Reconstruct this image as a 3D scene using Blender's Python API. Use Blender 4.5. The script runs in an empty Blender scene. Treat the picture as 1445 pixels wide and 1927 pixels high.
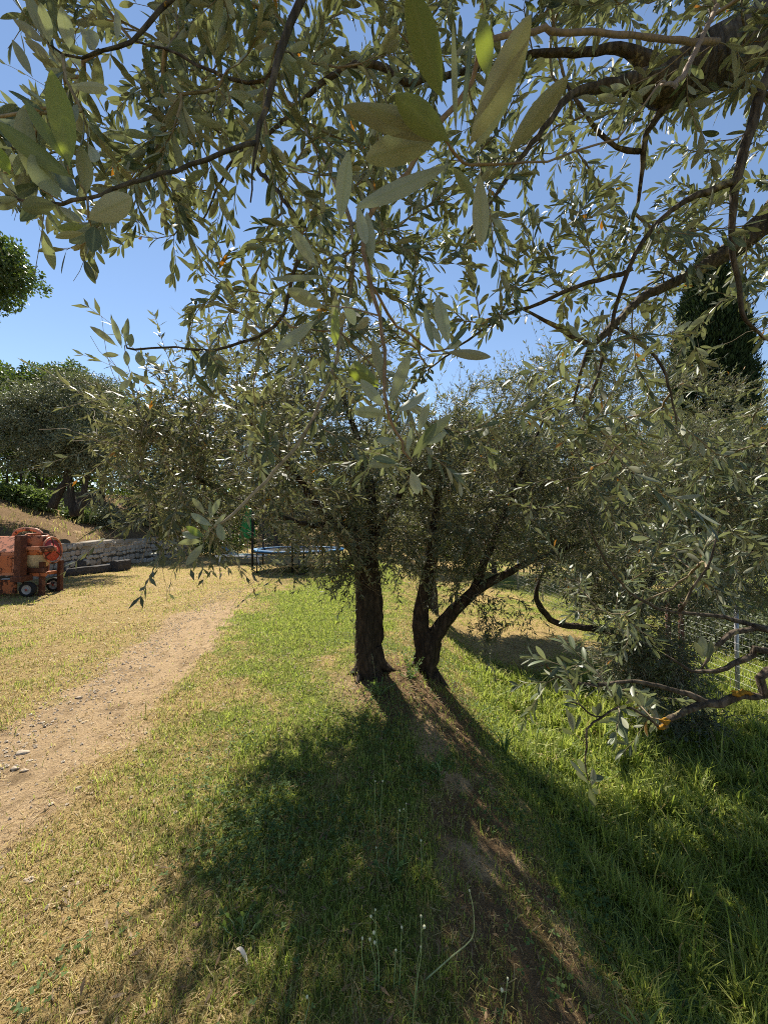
import bpy, math, random
import numpy as np
from mathutils import Vector
rng = np.random.default_rng(11)
random.seed(5)
SC = bpy.context.scene
COL = SC.collection

# ------------------------------------------------------------------ camera
FPX, CX, CY, HZ = 723.0, 722.5, 963.5, 985.0       # photo pixels (1445 x 1927)
EYE = np.array([0.0, 0.0, 1.6])
TH = math.atan((HZ - CY) / FPX)
FWD = np.array([0, math.cos(TH), math.sin(TH)]); UPV = np.array([0, -math.sin(TH), math.cos(TH)]); RGT = np.array([1.0, 0, 0])
cam_d = bpy.data.cameras.new('camera'); cam = bpy.data.objects.new('camera', cam_d); COL.objects.link(cam)
cam.location = EYE; cam.rotation_euler = (math.pi/2 + TH, 0, 0)
cam_d.sensor_fit = 'VERTICAL'; cam_d.sensor_height = 36; cam_d.lens = 36*FPX/1927
cam_d.clip_start = 0.01; cam_d.clip_end = 2000
cam_d.dof.use_dof = True; cam_d.dof.focus_distance = 3.0; cam_d.dof.aperture_fstop = 20
SC.camera = cam

def P(px, py, d):
    return EYE + RGT*((px-CX)/FPX*d) + UPV*(-(py-CY)/FPX*d) + FWD*d
def PL(pts): return np.array([P(*p) for p in pts])
def proj(w):
    v = np.asarray(w) - EYE
    d = v @ FWD
    dd = np.where(np.abs(d) < 1e-4, 1e-4, d)
    return CX + (v @ RGT)/dd*FPX, CY - (v @ UPV)/dd*FPX, d

# ------------------------------------------------------------------ numpy noise
def vnoise(x, y, seed=0):
    x = np.asarray(x, float); y = np.asarray(y, float)
    xi = np.floor(x).astype(np.int64); yi = np.floor(y).astype(np.int64)
    fx = x-xi; fy = y-yi; fx = fx*fx*(3-2*fx); fy = fy*fy*(3-2*fy)
    def h(a, b):
        n = (a*374761393 + b*668265263 + seed*982451653) & 0xffffffff
        n = ((n ^ (n >> 13))*1274126177) & 0xffffffff
        return ((n ^ (n >> 16)) & 0xffff)/65535.0
    return (h(xi, yi)*(1-fx)+h(xi+1, yi)*fx)*(1-fy) + (h(xi, yi+1)*(1-fx)+h(xi+1, yi+1)*fx)*fy
def fbm(x, y, seed=0, o=4):
    s = 0; a = 0.5; t = 0
    for i in range(o):
        s = s + a*vnoise(x*2**i, y*2**i, seed+i); t += a; a *= 0.5
    return s/t
def sst(a, b, x):
    t = np.clip((x-a)/(b-a), 0, 1); return t*t*(3-2*t)

# ------------------------------------------------------------------ terrain functions
WALLX = -9.9
def gz(x, y):
    x = np.asarray(x, float); y = np.asarray(y, float)
    x0 = -0.05 + 0.02*y + 0.25*(fbm(y*0.6, x*0.2, 3)-0.5)
    z = -0.78*sst(0, 1, (x-x0)/1.9)
    z = z - 0.12*sst(3, 8, x)
    z = z + 0.10*np.exp(-((x-0.1)**2/0.5 + (y-4.0)**2/1.2))        # mound round the trunks
    z = z - 0.035*np.exp(-((x-xpath(y))/0.42)**4)*sst(9, 6, y)
    up = 0.92 + np.clip(-x-10.2, 0, 6)*0.40 + 0.25*(fbm(x*0.5, y*0.5, 9)-0.5)
    f = sst(-10.02, -10.28, x)*sst(28, 24, y)
    z = z*(1-f) + up*f
    z = z + 0.03*sst(22, 60, y)*(y-22)
    z = z + 0.05*(fbm(x*0.9, y*0.9, 21)-0.5) + 0.022*(fbm(x*4, y*4, 22)-0.5)
    return z
def xpath(y): return -2.05 - 0.15*np.asarray(y, float)
def m_dirt(x, y):
    n = fbm(x*1.7, y*1.7, 31); n2 = fbm(x*7, y*7, 33)
    d = np.exp(-((x-xpath(y)+0.35*(fbm(y*1.1, x*0.3, 35)-0.5))/(0.50+0.5*(n-0.5)))**4)*sst(9.5, 5.0, y)
    d = np.clip(d*1.6 + 0.9*(n2-0.5)*(d > 0.05)*(d < 0.97), 0, 1)
    d = np.maximum(d, 0.85*sst(0.60, 0.72, n)*sst(-2.5, -4, x)*sst(-9.9, -8, x)*0.6)
    base = np.exp(-(((x-0.15)/0.75)**2 + ((y-3.75)/0.9)**2))
    band = np.exp(-((x-(0.62-0.02*y))/0.42)**2)*sst(4.6, 3.4, y)
    slope = sst(-10.1, -10.4, x)*sst(0.30, 0.6, n2)*0.75
    return np.clip(np.maximum.reduce([d, base*(0.45+0.8*n), band*np.clip(2.4*n2-0.55, 0, 0.95), slope]), 0, 1)
def m_litter(x, y):                      # brown leaf litter round the trunks, down the slope and on the upper bank
    n2 = fbm(x*3, y*3, 37)
    a = np.exp(-(((x-0.2)/0.8)**2 + ((y-3.7)/0.9)**2)); b = np.exp(-((x-0.62)/0.5)**2)*sst(5.2, 4, y)
    return np.clip(np.maximum.reduce([a*(0.5+0.6*n2), b*np.clip(1.2*n2+1.5*fbm(x*8, y*8, 38)-0.75, 0, 1), sst(-10.1, -10.4, x)*np.clip(2.4*n2-0.2, 0, 0.95)]), 0, 1)
def m_green(x, y):
    n = fbm(x*0.8, y*0.8, 41); n2 = fbm(x*3.1, y*3.1, 42)
    g = 0.30 + 0.6*(n-0.5) + 0.8*(n2-0.5) + 0.13*sst(-2.0, -1.2, x)*(1-sst(14, 22, y))
    g = g + 0.75*np.exp(-((x+1.1)/1.15)**2)*sst(4.0, 6.5, y)*sst(24, 14, y)       # lawn behind the trunks
    g = g + 0.62*sst(0.9, 1.7, x)*sst(8.0, 5.2, y + 0.4*x)                       # lush lower terrace
    g = g + 0.15*sst(6, 3.2, y)*sst(-2.0, -0.8, x)
    g = g - 0.13*sst(-2.8, -3.8, x)*sst(4.5, 6.5, y)
    g = g - 0.45*np.exp(-((x-2.6)/1.6)**2-((y-8.0)/1.6)**2) + 0.25*sst(3.5, 5, x)
    g = g - 0.16*sst(-0.4, -1.2, x)*sst(4.5, 2.5, y)
    g = g - 0.3*sst(-10, -10.4, x)
    return np.clip(g, 0, 1)

# ------------------------------------------------------------------ mesh helpers
def tag(o, label=None, cat=None, group=None, kind=None):
    if label: o['label'] = label
    if cat: o['category'] = cat
    if group: o['group'] = group
    if kind: o['kind'] = kind
    return o
def empty(name, loc, label=None, cat=None, group=None, rz=0):
    o = bpy.data.objects.new(name, None); COL.objects.link(o)
    o.location = [float(v) for v in loc]; o.rotation_euler = (0, 0, rz); o.empty_display_size = 0.1
    return tag(o, label, cat, group)
def link(o, parent):
    COL.objects.link(o)
    if parent is not None:
        o.parent = parent
        o.matrix_parent_inverse.identity()
    return o
class MB:
    """collects vertices and polygons (world or local coordinates) for ONE mesh object"""
    def __init__(s): s.v = []; s.q = []; s.t = []; s.n = 0; s.a = {}
    def add(s, v, q=None, t=None, **at):
        v = np.asarray(v, float).reshape(-1, 3)
        if q is not None and len(q): s.q.append(np.asarray(q, np.int64).reshape(-1, 4)+s.n)
        if t is not None and len(t): s.t.append(np.asarray(t, np.int64).reshape(-1, 3)+s.n)
        s.v.append(v)
        for k in set(list(s.a)+list(at)):
            s.a.setdefault(k, [np.zeros(s.n)] if s.n else [])
            s.a[k].append(np.broadcast_to(np.asarray(at.get(k, 0.0), float), (len(v),)))
        s.n += len(v)
    def build(s, name, mat, parent=None, origin=(0, 0, 0), smooth=True, bevel=0):
        v = np.concatenate(s.v) - np.asarray(origin, float)
        q = np.concatenate(s.q) if s.q else np.zeros((0, 4), np.int64)
        t = np.concatenate(s.t) if s.t else np.zeros((0, 3), np.int64)
        me = bpy.data.meshes.new(name)
        me.vertices.add(len(v)); me.vertices.foreach_set('co', v.astype(np.float32).ravel())
        nl = 4*len(q)+3*len(t)
        me.loops.add(nl); me.loops.foreach_set('vertex_index', np.concatenate([q.ravel(), t.ravel()]).astype(np.int32))
        me.polygons.add(len(q)+len(t))
        ls = np.concatenate([np.arange(len(q))*4, 4*len(q)+np.arange(len(t))*3]).astype(np.int32)
        me.polygons.foreach_set('loop_start', ls)
        me.polygons.foreach_set('use_smooth', np.full(len(q)+len(t), smooth))
        for k, arr in s.a.items():
            at = me.attributes.new(k, 'FLOAT', 'POINT'); at.data.foreach_set('value', np.concatenate(arr).astype(np.float32))
        me.update(calc_edges=True); me.validate()
        if mat is not None: me.materials.append(mat)
        o = link(bpy.data.objects.new(name, me), parent)
        if parent is None: o.location = [float(c) for c in origin]
        if bevel:
            b = o.modifiers.new('bevel', 'BEVEL'); b.width = bevel; b.segments = 2; b.limit_method = 'ANGLE'
        return o
    # primitive shapes
    def box(s, c, size, rz=0, M=None, **at):
        sx, sy, sz = [k/2 for k in size]
        v = np.array([(x, y, z) for x in (-sx, sx) for y in (-sy, sy) for z in (-sz, sz)])
        if M is not None: v = v @ np.asarray(M).T
        if rz: v = v @ np.array([[math.cos(rz), -math.sin(rz), 0], [math.sin(rz), math.cos(rz), 0], [0, 0, 1]]).T
        s.add(v+np.asarray(c, float), [(0, 1, 3, 2), (4, 6, 7, 5), (0, 4, 5, 1), (2, 3, 7, 6), (0, 2, 6, 4), (1, 5, 7, 3)], **at)
    def tube(s, pts, r, sides=6, amp=0, seed=0, caps=True, **at):
        pts = np.asarray(pts, float); n = len(pts); r = np.broadcast_to(np.asarray(r, float), (n,))
        T = np.gradient(pts, axis=0); T /= np.linalg.norm(T, axis=1)[:, None]+1e-9
        ref = np.array([0.31, 0.17, 0.93]) if abs(T[0, 2]) < 0.9 else np.array([1, 0.1, 0])
        V = np.empty((n, sides, 3)); u = ref
        a = np.arange(sides)/sides*2*math.pi
        L = np.concatenate([[0], np.cumsum(np.linalg.norm(np.diff(pts, axis=0), axis=1))])
        for i in range(n):
            u = u - T[i]*(u @ T[i]); u /= np.linalg.norm(u)+1e-9; w = np.cross(T[i], u)
            rr = r[i]*np.ones(sides)
            if amp:
                k = r[0]
                at_ = a+L[i]*0.7
                rr = rr*(1+amp*(2*fbm(np.cos(at_)*1.6+9, np.sin(at_)*1.6+L[i]/k*0.35, seed)-1) + amp*0.9*(2*vnoise(np.cos(at_)*3+7, np.sin(at_)*3+L[i]/k*0.25, seed+5)-1))
            V[i] = pts[i]+np.outer(np.cos(a)*rr, u)+np.outer(np.sin(a)*rr, w)
        i0 = (np.arange(n-1)[:, None]*sides + np.arange(sides)[None]).ravel()
        i1 = (np.arange(n-1)[:, None]*sides + (np.arange(sides)[None]+1) % sides).ravel()
        q = np.stack([i0, i1, i1+sides, i0+sides], 1)
        vv = V.reshape(-1, 3); t = None
        if caps:
            vv = np.concatenate([vv, pts[:1], pts[-1:]]); c0 = n*sides; b = (n-1)*sides
            k = np.arange(sides); k1 = (k+1) % sides
            t = np.concatenate([np.stack([k1, k, np.full(sides, c0)], 1), np.stack([b+k, b+k1, np.full(sides, c0+1)], 1)])
        s.add(vv, q, t, **at)
    def lathe(s, prof, c, axis=(0, 0, 1), sides=28, **at):
        ax = np.asarray(axis, float); ax /= np.linalg.norm(ax)
        u = np.cross(ax, [0.3, 0.9, 0.2]); u /= np.linalg.norm(u); w = np.cross(ax, u)
        a = np.arange(sides)/sides*2*math.pi; n = len(prof)
        V = np.array([np.asarray(c)+ax*h+np.outer(np.cos(a)*r, u)+np.outer(np.sin(a)*r, w) for r, h in prof]).reshape(-1, 3)
        i0 = (np.arange(n-1)[:, None]*sides + np.arange(sides)[None]).ravel()
        i1 = (np.arange(n-1)[:, None]*sides + (np.arange(sides)[None]+1) % sides).ravel()
        s.add(V, np.stack([i0, i1, i1+sides, i0+sides], 1), **at)
    def ring(s, c, axis, R, r, sides=32, rs=8, **at):
        a = np.linspace(0, 2*math.pi, rs+1)
        s.lathe([(R+r*math.cos(t), r*math.sin(t)) for t in a], c, axis, sides, **at)
    def blob(s, c, size, seed=0, amp=0.25, n=8, m=10, **at):
        c = np.asarray(c, float); V = []
        for i in range(n+1):
            th = math.pi*i/n
            for j in range(m):
                ph = 2*math.pi*j/m
                d = np.array([math.sin(th)*math.cos(ph), math.sin(th)*math.sin(ph), math.cos(th)])
                k = 1+amp*(2*float(fbm(d[0]*1.3+seed*7.1+5, d[1]*1.3+d[2]*1.7, seed, 3))-1)*1.6
                V.append(c+d*np.asarray(size)*k)
        q = [(i*m+j, (i+1)*m+j, (i+1)*m+(j+1) % m, i*m+(j+1) % m) for i in range(n) for j in range(m)]
        s.add(V, q, **at)

def smooth_line(pts, r=None, step=0.05):
    """Catmull-Rom through pts (n x 3), radii interpolated"""
    pts = np.asarray(pts, float); n = len(pts)
    E = np.concatenate([[2*pts[0]-pts[1]], pts, [2*pts[-1]-pts[-2]]])
    out = []; ro = []
    for i in range(n-1):
        p0, p1, p2, p3 = E[i:i+4]; k = max(2, int(np.linalg.norm(p2-p1)/step))
        for t in np.arange(k)/k:
            out.append(0.5*((2*p1)+(-p0+p2)*t+(2*p0-5*p1+4*p2-p3)*t*t+(-p0+3*p1-3*p2+p3)*t**3))
            if r is not None: ro.append(r[i]*(1-t)+r[i+1]*t)
    out.append(pts[-1])
    if r is not None: ro.append(r[-1])
    return np.array(out), (np.array(ro) if r is not None else None)

# ------------------------------------------------------------------ materials
def newmat(name):
    m = bpy.data.materials.new(name); m.use_nodes = True
    nt = m.node_tree; nt.nodes.clear()
    out = nt.nodes.new('ShaderNodeOutputMaterial')
    return m, nt, out
class NT:
    def __init__(s, nt): s.nt = nt
    def n(s, t, **kw):
        nd = s.nt.nodes.new('ShaderNode'+t)
        for k, v in kw.items():
            if k.startswith('i_'): nd.inputs[k[2:].replace('_', ' ')].default_value = v
            else: setattr(nd, k, v)
        return nd
    def l(s, a, b): s.nt.links.new(a, b)
    def noise(s, scale, detail=4, rough=0.55, vec=None, dist=0):
        n = s.n('TexNoise'); n.inputs['Scale'].default_value = scale; n.inputs['Detail'].default_value = detail
        n.inputs['Roughness'].default_value = rough; n.inputs['Distortion'].default_value = dist
        if vec is not None: s.l(vec, n.inputs['Vector'])
        return n.outputs['Fac']
    def ramp(s, fac, stops):
        r = s.n('ValToRGB'); e = r.color_ramp.elements
        while len(e) < len(stops): e.new(0.5)
        for k, (p, c) in enumerate(stops):
            e[k].position = p; e[k].color = (*c, 1) if len(c) == 3 else c
        s.l(fac, r.inputs[0]); return r.outputs[0]
    def mix(s, fac, a, b, mode='MIX'):
        m = s.n('Mix', data_type='RGBA', blend_type=mode)
        for sock, v in ((m.inputs[0], fac), (m.inputs[6], a), (m.inputs[7], b)):
            if isinstance(v, (int, float)): sock.default_value = v
            elif isinstance(v, tuple): sock.default_value = (*v, 1) if len(v) == 3 else v
            else: s.l(v, sock)
        return m.outputs[2]
    def math(s, op, a, b=0.0, clamp=False):
        m = s.n('Math', operation=op, use_clamp=clamp)
        for sock, v in ((m.inputs[0], a), (m.inputs[1], b)):
            if isinstance(v, (int, float)): sock.default_value = v
            else: s.l(v, sock)
        return m.outputs[0]
    def attr(s, name): 
        a = s.n('Attribute'); a.attribute_name = name; return a.outputs['Fac']
    def pos(s): return s.n('NewGeometry').outputs['Position']
    def obj(s): return s.n('TexCoord').outputs['Object']
    def bsdf(s, col, rough=0.6, spec=0.3, metal=0.0, normal=None):
        b = s.n('BsdfPrincipled')
        for k, v in (('Base Color', col), ('Roughness', rough), ('Specular IOR Level', spec), ('Metallic', metal)):
            if isinstance(v, (int, float)): b.inputs[k].default_value = v
            elif isinstance(v, tuple): b.inputs[k].default_value = (*v, 1)
            else: s.l(v, b.inputs[k])
        if normal is not None: s.l(normal, b.inputs['Normal'])
        return b
    def bump(s, h, strength=0.5, dist=0.01):
        b = s.n('Bump'); b.inputs['Strength'].default_value = strength; b.inputs['Distance'].default_value = dist
        s.l(h, b.inputs['Height']); return b.outputs[0]

def leaf_mat(name, top, under, trans, tfac=0.3, rough=0.38, spec=0.5, odd=True):
    m, nt, out = newmat(name); N = NT(nt)
    r = N.attr('rnd')
    tv = N.ramp(r, [(0, tuple(c*0.65 for c in top)), (0.5, top), (1, tuple(c*1.45 for c in top))])
    uv = N.ramp(r, [(0, tuple(c*0.72 for c in under)), (0.5, under), (1, tuple(c*1.25 for c in under))])
    back = N.n('NewGeometry').outputs['Backfacing']
    col = N.mix(back, tv, uv)
    tcol = N.ramp(r, [(0, tuple(c*0.6 for c in trans)), (0.6, trans), (1, tuple(c*1.5 for c in trans))])
    if odd:
        o = N.math('GREATER_THAN', r, 0.9955)
        col = N.mix(o, col, (0.42, 0.20, 0.03)); tcol = N.mix(o, tcol, (0.55, 0.22, 0.02))
    nz = N.noise(45, 3, 0.5, N.obj())
    col = N.mix(N.math('MULTIPLY', nz, 0.3), col, tuple(c*0.55 for c in under))
    ac = N.attr('mid')
    col = N.mix(N.math('MULTIPLY', N.math('SUBTRACT', ac, 0.78, True), 2.6, True), col, (0.26, 0.27, 0.13))
    rr = N.math('ADD', N.math('MULTIPLY', back, 0.22), rough)
    b = N.bsdf(col, rr, spec)
    t = N.n('BsdfTranslucent'); N.l(tcol, t.inputs[0])
    mx = N.n('MixShader'); mx.inputs[0].default_value = tfac
    N.l(b.outputs[0], mx.inputs[1]); N.l(t.outputs[0], mx.inputs[2]); N.l(mx.outputs[0], out.inputs[0])
    return m
def simple(name, col, rough=0.6, spec=0.3, metal=0.0, var=0.25, scale=30, bump=0.0):
    m, nt, out = newmat(name); N = NT(nt)
    f = N.noise(scale, 5, 0.6, N.obj())
    c = N.ramp(f, [(0.3, tuple(max(0, k*(1-var)) for k in col)), (0.7, tuple(min(1, k*(1+var)) for k in col))])
    b = N.bsdf(c, rough, spec, metal, N.bump(f, bump, 0.004) if bump else None)
    N.l(b.outputs[0], out.inputs[0]); return m
def rusty(name, paint, amount=0.5, rough=0.5, scale=7):
    m, nt, out = newmat(name); N = NT(nt); o = N.obj()
    f = N.noise(scale, 6, 0.65, o, 0.4); f2 = N.noise(scale*6, 4, 0.6, o)
    mask = N.ramp(N.math('ADD', f, N.math('MULTIPLY', N.math('SUBTRACT', f2, 0.5), 0.25)), [(amount-0.02, (0, 0, 0)), (amount+0.02, (1, 1, 1))])
    pc = N.mix(N.math('MULTIPLY', f2, 0.55), paint, tuple(k*0.62+0.04 for k in paint))
    rc = N.ramp(f2, [(0.3, (0.035, 0.014, 0.010)), (0.7, (0.13, 0.045, 0.022))])
    c = N.mix(mask, rc, pc)
    b = N.bsdf(c, N.ramp(mask, [(0, (0.85,)*3), (1, (rough,)*3)]), 0.35, 0.0, N.bump(f2, 0.25, 0.004))
    N.l(b.outputs[0], out.inputs[0]); return m
def bark_mat(name, dark, light, lichen=0.0, scale=1.0):
    m, nt, out = newmat(name); N = NT(nt); o = N.obj()
    mp = N.n('Mapping'); mp.inputs['Scale'].default_value = (1, 1, 0.28); N.l(o, mp.inputs[0])
    f = N.noise(26*scale, 8, 0.68, mp.outputs[0], 1.2); g = N.noise(9*scale, 4, 0.6, o)
    v = N.n('TexVoronoi', feature='DISTANCE_TO_EDGE'); v.inputs['Scale'].default_value = 22*scale; N.l(mp.outputs[0], v.inputs['Vector'])
    cr = N.ramp(v.outputs[0], [(0.0, (0, 0, 0)), (0.25, (1, 1, 1))])
    c = N.ramp(f, [(0.3, dark), (0.72, light)])
    c = N.mix(N.math('MULTIPLY', N.math('SUBTRACT', 1.0, cr), 0.6), c, tuple(k*0.35 for k in dark))
    if lichen:
        lm = N.ramp(N.noise(6*scale, 5, 0.65, o), [(0.66-lichen*0.1, (0, 0, 0)), (0.70-lichen*0.1, (1, 1, 1))])
        c = N.mix(N.math('MULTIPLY', lm, 0.85), c, (0.34, 0.28, 0.13))
        l2 = N.ramp(N.noise(4.2*scale, 6, 0.7, o), [(0.70-lichen*0.08, (0, 0, 0)), (0.73-lichen*0.08, (1, 1, 1))])
        c = N.mix(l2, c, (0.45, 0.25, 0.03))
    h = N.math('ADD', f, N.math('MULTIPLY', cr, 0.7))
    b = N.bsdf(c, 0.85, 0.2, 0, N.bump(h, 0.9, 0.012))
    N.l(b.outputs[0], out.inputs[0]); return m

M = {}
M['leaf'] = leaf_mat('olive_leaf', (0.060, 0.085, 0.034), (0.32, 0.325, 0.225), (0.19, 0.215, 0.075), 0.25, 0.44)
M['leaf_young'] = leaf_mat('young_olive_leaf', (0.11, 0.16, 0.035), (0.24, 0.26, 0.10), (0.24, 0.30, 0.025), 0.42, odd=False)
M['leaf_mid'] = leaf_mat('olive_leaf_crown', (0.060, 0.078, 0.036), (0.26, 0.265, 0.185), (0.23, 0.24, 0.085), 0.26, 0.5, 0.4)
M['leaf_oak'] = leaf_mat('oak_leaf', (0.050, 0.085, 0.022), (0.09, 0.12, 0.05), (0.16, 0.24, 0.03), 0.22, 0.45, 0.4, False)
M['leaf_green'] = leaf_mat('bush_leaf', (0.085, 0.125, 0.035), (0.12, 0.16, 0.06), (0.22, 0.31, 0.06), 0.25, 0.45, 0.4, False)
M['leaf_grey'] = leaf_mat('far_olive_leaf', (0.105, 0.13, 0.070), (0.23, 0.245, 0.17), (0.18, 0.20, 0.06), 0.2, 0.5, 0.35, False)
M['leaf_cypress'] = leaf_mat('cypress_spray', (0.018, 0.036, 0.013), (0.028, 0.046, 0.018), (0.03, 0.05, 0.01), 0.1, 0.6, 0.2, False)
M['weed'] = leaf_mat('weed_leaf', (0.085, 0.14, 0.045), (0.12, 0.18, 0.06), (0.24, 0.34, 0.05), 0.35, 0.65, 0.2, False)
M['bark'] = bark_mat('olive_bark', (0.022, 0.015, 0.011), (0.095, 0.066, 0.045), 0.0, 0.8)
M['bark_limb'] = bark_mat('olive_limb_bark', (0.045, 0.032, 0.022), (0.20, 0.155, 0.11), 0.55, 1.6)
M['bark_far'] = bark_mat('far_bark', (0.03, 0.024, 0.018), (0.11, 0.09, 0.07), 0.0, 0.7)
M['twig'] = simple('twig_bark', (0.22, 0.17, 0.11), 0.8, 0.2, 0, 0.45, 60)
M['twig_pale'] = simple('pale_twig_bark', (0.27, 0.215, 0.15), 0.8, 0.2, 0, 0.45, 60)
M['twig_red'] = simple('young_twig', (0.20, 0.125, 0.065), 0.7, 0.25, 0, 0.4, 60)
M['fruit'] = simple('unripe_olive', (0.045, 0.07, 0.025), 0.3, 0.5, 0, 0.4, 200)
M['lichen'] = simple('orange_lichen', (0.28, 0.145, 0.02), 0.95, 0.1, 0, 0.5, 120, 0.8)

def ground_material():
    m, nt, out = newmat('ground'); N = NT(nt); p = N.pos()
    g = N.attr('green'); d = N.attr('dirt')
    n1 = N.noise(55, 6, 0.7, p); n2 = N.noise(9, 5, 0.6, p); n3 = N.noise(240, 3, 0.6, p); n4 = N.noise(2.2, 4, 0.6, p)
    mp = N.n('Mapping'); mp.inputs['Scale'].default_value = (1, 0.35, 1); mp.inputs['Rotation'].default_value = (0, 0, 0.5); N.l(p, mp.inputs[0])
    fib = N.noise(170, 4, 0.7, mp.outputs[0], 1.5)
    straw = N.ramp(fib, [(0.30, (0.16, 0.10, 0.042)), (0.5, (0.42, 0.30, 0.125)), (0.75, (0.62, 0.47, 0.23))])
    green = N.ramp(n1, [(0.28, (0.06, 0.078, 0.018)), (0.55, (0.19, 0.23, 0.045)), (0.8, (0.34, 0.35, 0.09))])
    soil = N.ramp(n1, [(0.25, (0.24, 0.15, 0.075)), (0.55, (0.57, 0.405, 0.235)), (0.8, (0.70, 0.54, 0.35))])
    soil = N.mix(N.math('MULTIPLY', n2, 0.5), soil, (0.42, 0.29, 0.15))
    gm = N.math('ADD', g, N.math('MULTIPLY', N.math('SUBTRACT', N.math('ADD', N.math('MULTIPLY', n2, 0.6), N.math('MULTIPLY', n1, 0.4)), 0.5), 1.5))
    c = N.mix(N.ramp(gm, [(0.38, (0, 0, 0)), (0.62, (1, 1, 1))]), straw, green)
    dm = N.math('ADD', d, N.math('MULTIPLY', N.math('SUBTRACT', n1, 0.5), 0.9))
    c = N.mix(N.ramp(dm, [(0.35, (0, 0, 0)), (0.60, (1, 1, 1))]), c, soil)
    c = N.mix(N.math('MULTIPLY', N.math('SUBTRACT', n4, 0.5, True), 0.8), c, (0.30, 0.20, 0.10))
    lit = N.attr('litter')
    c = N.mix(N.ramp(N.math('ADD', lit, N.math('MULTIPLY', N.math('SUBTRACT', n1, 0.5), 0.8)), [(0.4, (0, 0, 0)), (0.6, (0.85, 0.85, 0.85))]), c, N.ramp(fib, [(0.3, (0.07, 0.042, 0.024)), (0.55, (0.19, 0.115, 0.06)), (0.8, (0.36, 0.25, 0.14))]))
    h = N.math('ADD', N.math('MULTIPLY', n1, 1.0), N.math('MULTIPLY', n3, 0.45))
    c = N.mix(N.ramp(N.noise(4.5, 6, 0.7, p), [(0.50, (0, 0, 0)), (0.66, (0.62, 0.62, 0.62))]), c, (0.13, 0.085, 0.045))
    b = N.bsdf(c, 0.95, 0.1, 0, N.bump(h, 1.0, 0.035))
    N.l(b.outputs[0], out.inputs[0]); return m
M['ground'] = ground_material()

def blade_mat(name):
    m, nt, out = newmat(name); N = NT(nt)
    r = N.attr('rnd'); d = N.attr('dry')
    gcol = N.ramp(r, [(0, (0.075, 0.135, 0.025)), (0.5, (0.20, 0.285, 0.05)), (1, (0.38, 0.43, 0.095))])
    dcol = N.ramp(r, [(0, (0.28, 0.185, 0.075)), (0.5, (0.48, 0.35, 0.145)), (1, (0.66, 0.53, 0.27))])
    c = N.mix(d, gcol, dcol)
    b = N.bsdf(c, 0.5, 0.35)
    t = N.n('BsdfTranslucent'); N.l(N.mix(0.5, c, N.mix(d, (0.55, 0.68, 0.08), (0.58, 0.45, 0.18))), t.inputs[0])
    mx = N.n('MixShader'); mx.inputs[0].default_value = 0.5
    N.l(b.outputs[0], mx.inputs[1]); N.l(t.outputs[0], mx.inputs[2]); N.l(mx.outputs[0], out.inputs[0]); return m
M['blade'] = blade_mat('grass_blade')

# ------------------------------------------------------------------ ground
def axis(parts):
    return np.unique(np.round(np.concatenate([np.arange(a, b, s) for a, b, s in parts]), 4))
gx = axis([(-320, -40, 20), (-40, -16, 1.5), (-16, -10.4, 0.35), (-10.4, -9.8, 0.06), (-9.8, -4, 0.14), (-4, 4.2, 0.055), (4.2, 12, 0.25), (12, 40, 2), (40, 321, 20)])
gy = axis([(-60, -4, 4), (-4, 0.6, 0.3), (0.6, 6, 0.055), (6, 14, 0.13), (14, 30, 0.4), (30, 60, 2), (60, 501, 20)])
X, Y = np.meshgrid(gx, gy); Z = gz(X, Y)
V = np.stack([X, Y, Z], -1).reshape(-1, 3); nx, ny = len(gx), len(gy)
ii = (np.arange(ny-1)[:, None]*nx+np.arange(nx-1)[None]).ravel()
Q = np.stack([ii, ii+1, ii+nx+1, ii+nx], 1)
GA, DA = m_green(V[:, 0], V[:, 1]), m_dirt(V[:, 0], V[:, 1])
LA = m_litter(V[:, 0], V[:, 1])
cc = V[Q].mean(1)
on = (np.abs(cc[:, 0]-xpath(cc[:, 1])) < 0.75) & (DA[Q].mean(1) > 0.42) & (cc[:, 1] < 9) & (cc[:, 1] > -4)
for name, sel in (('ground', ~on), ('dirt_path', on)):
    q = Q[sel]; u, inv = np.unique(q, return_inverse=True)
    b = MB(); b.add(V[u], inv.reshape(-1, 4), green=GA[u], dirt=DA[u], litter=LA[u])
    tag(b.build(name, M['ground']), kind='structure')

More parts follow.
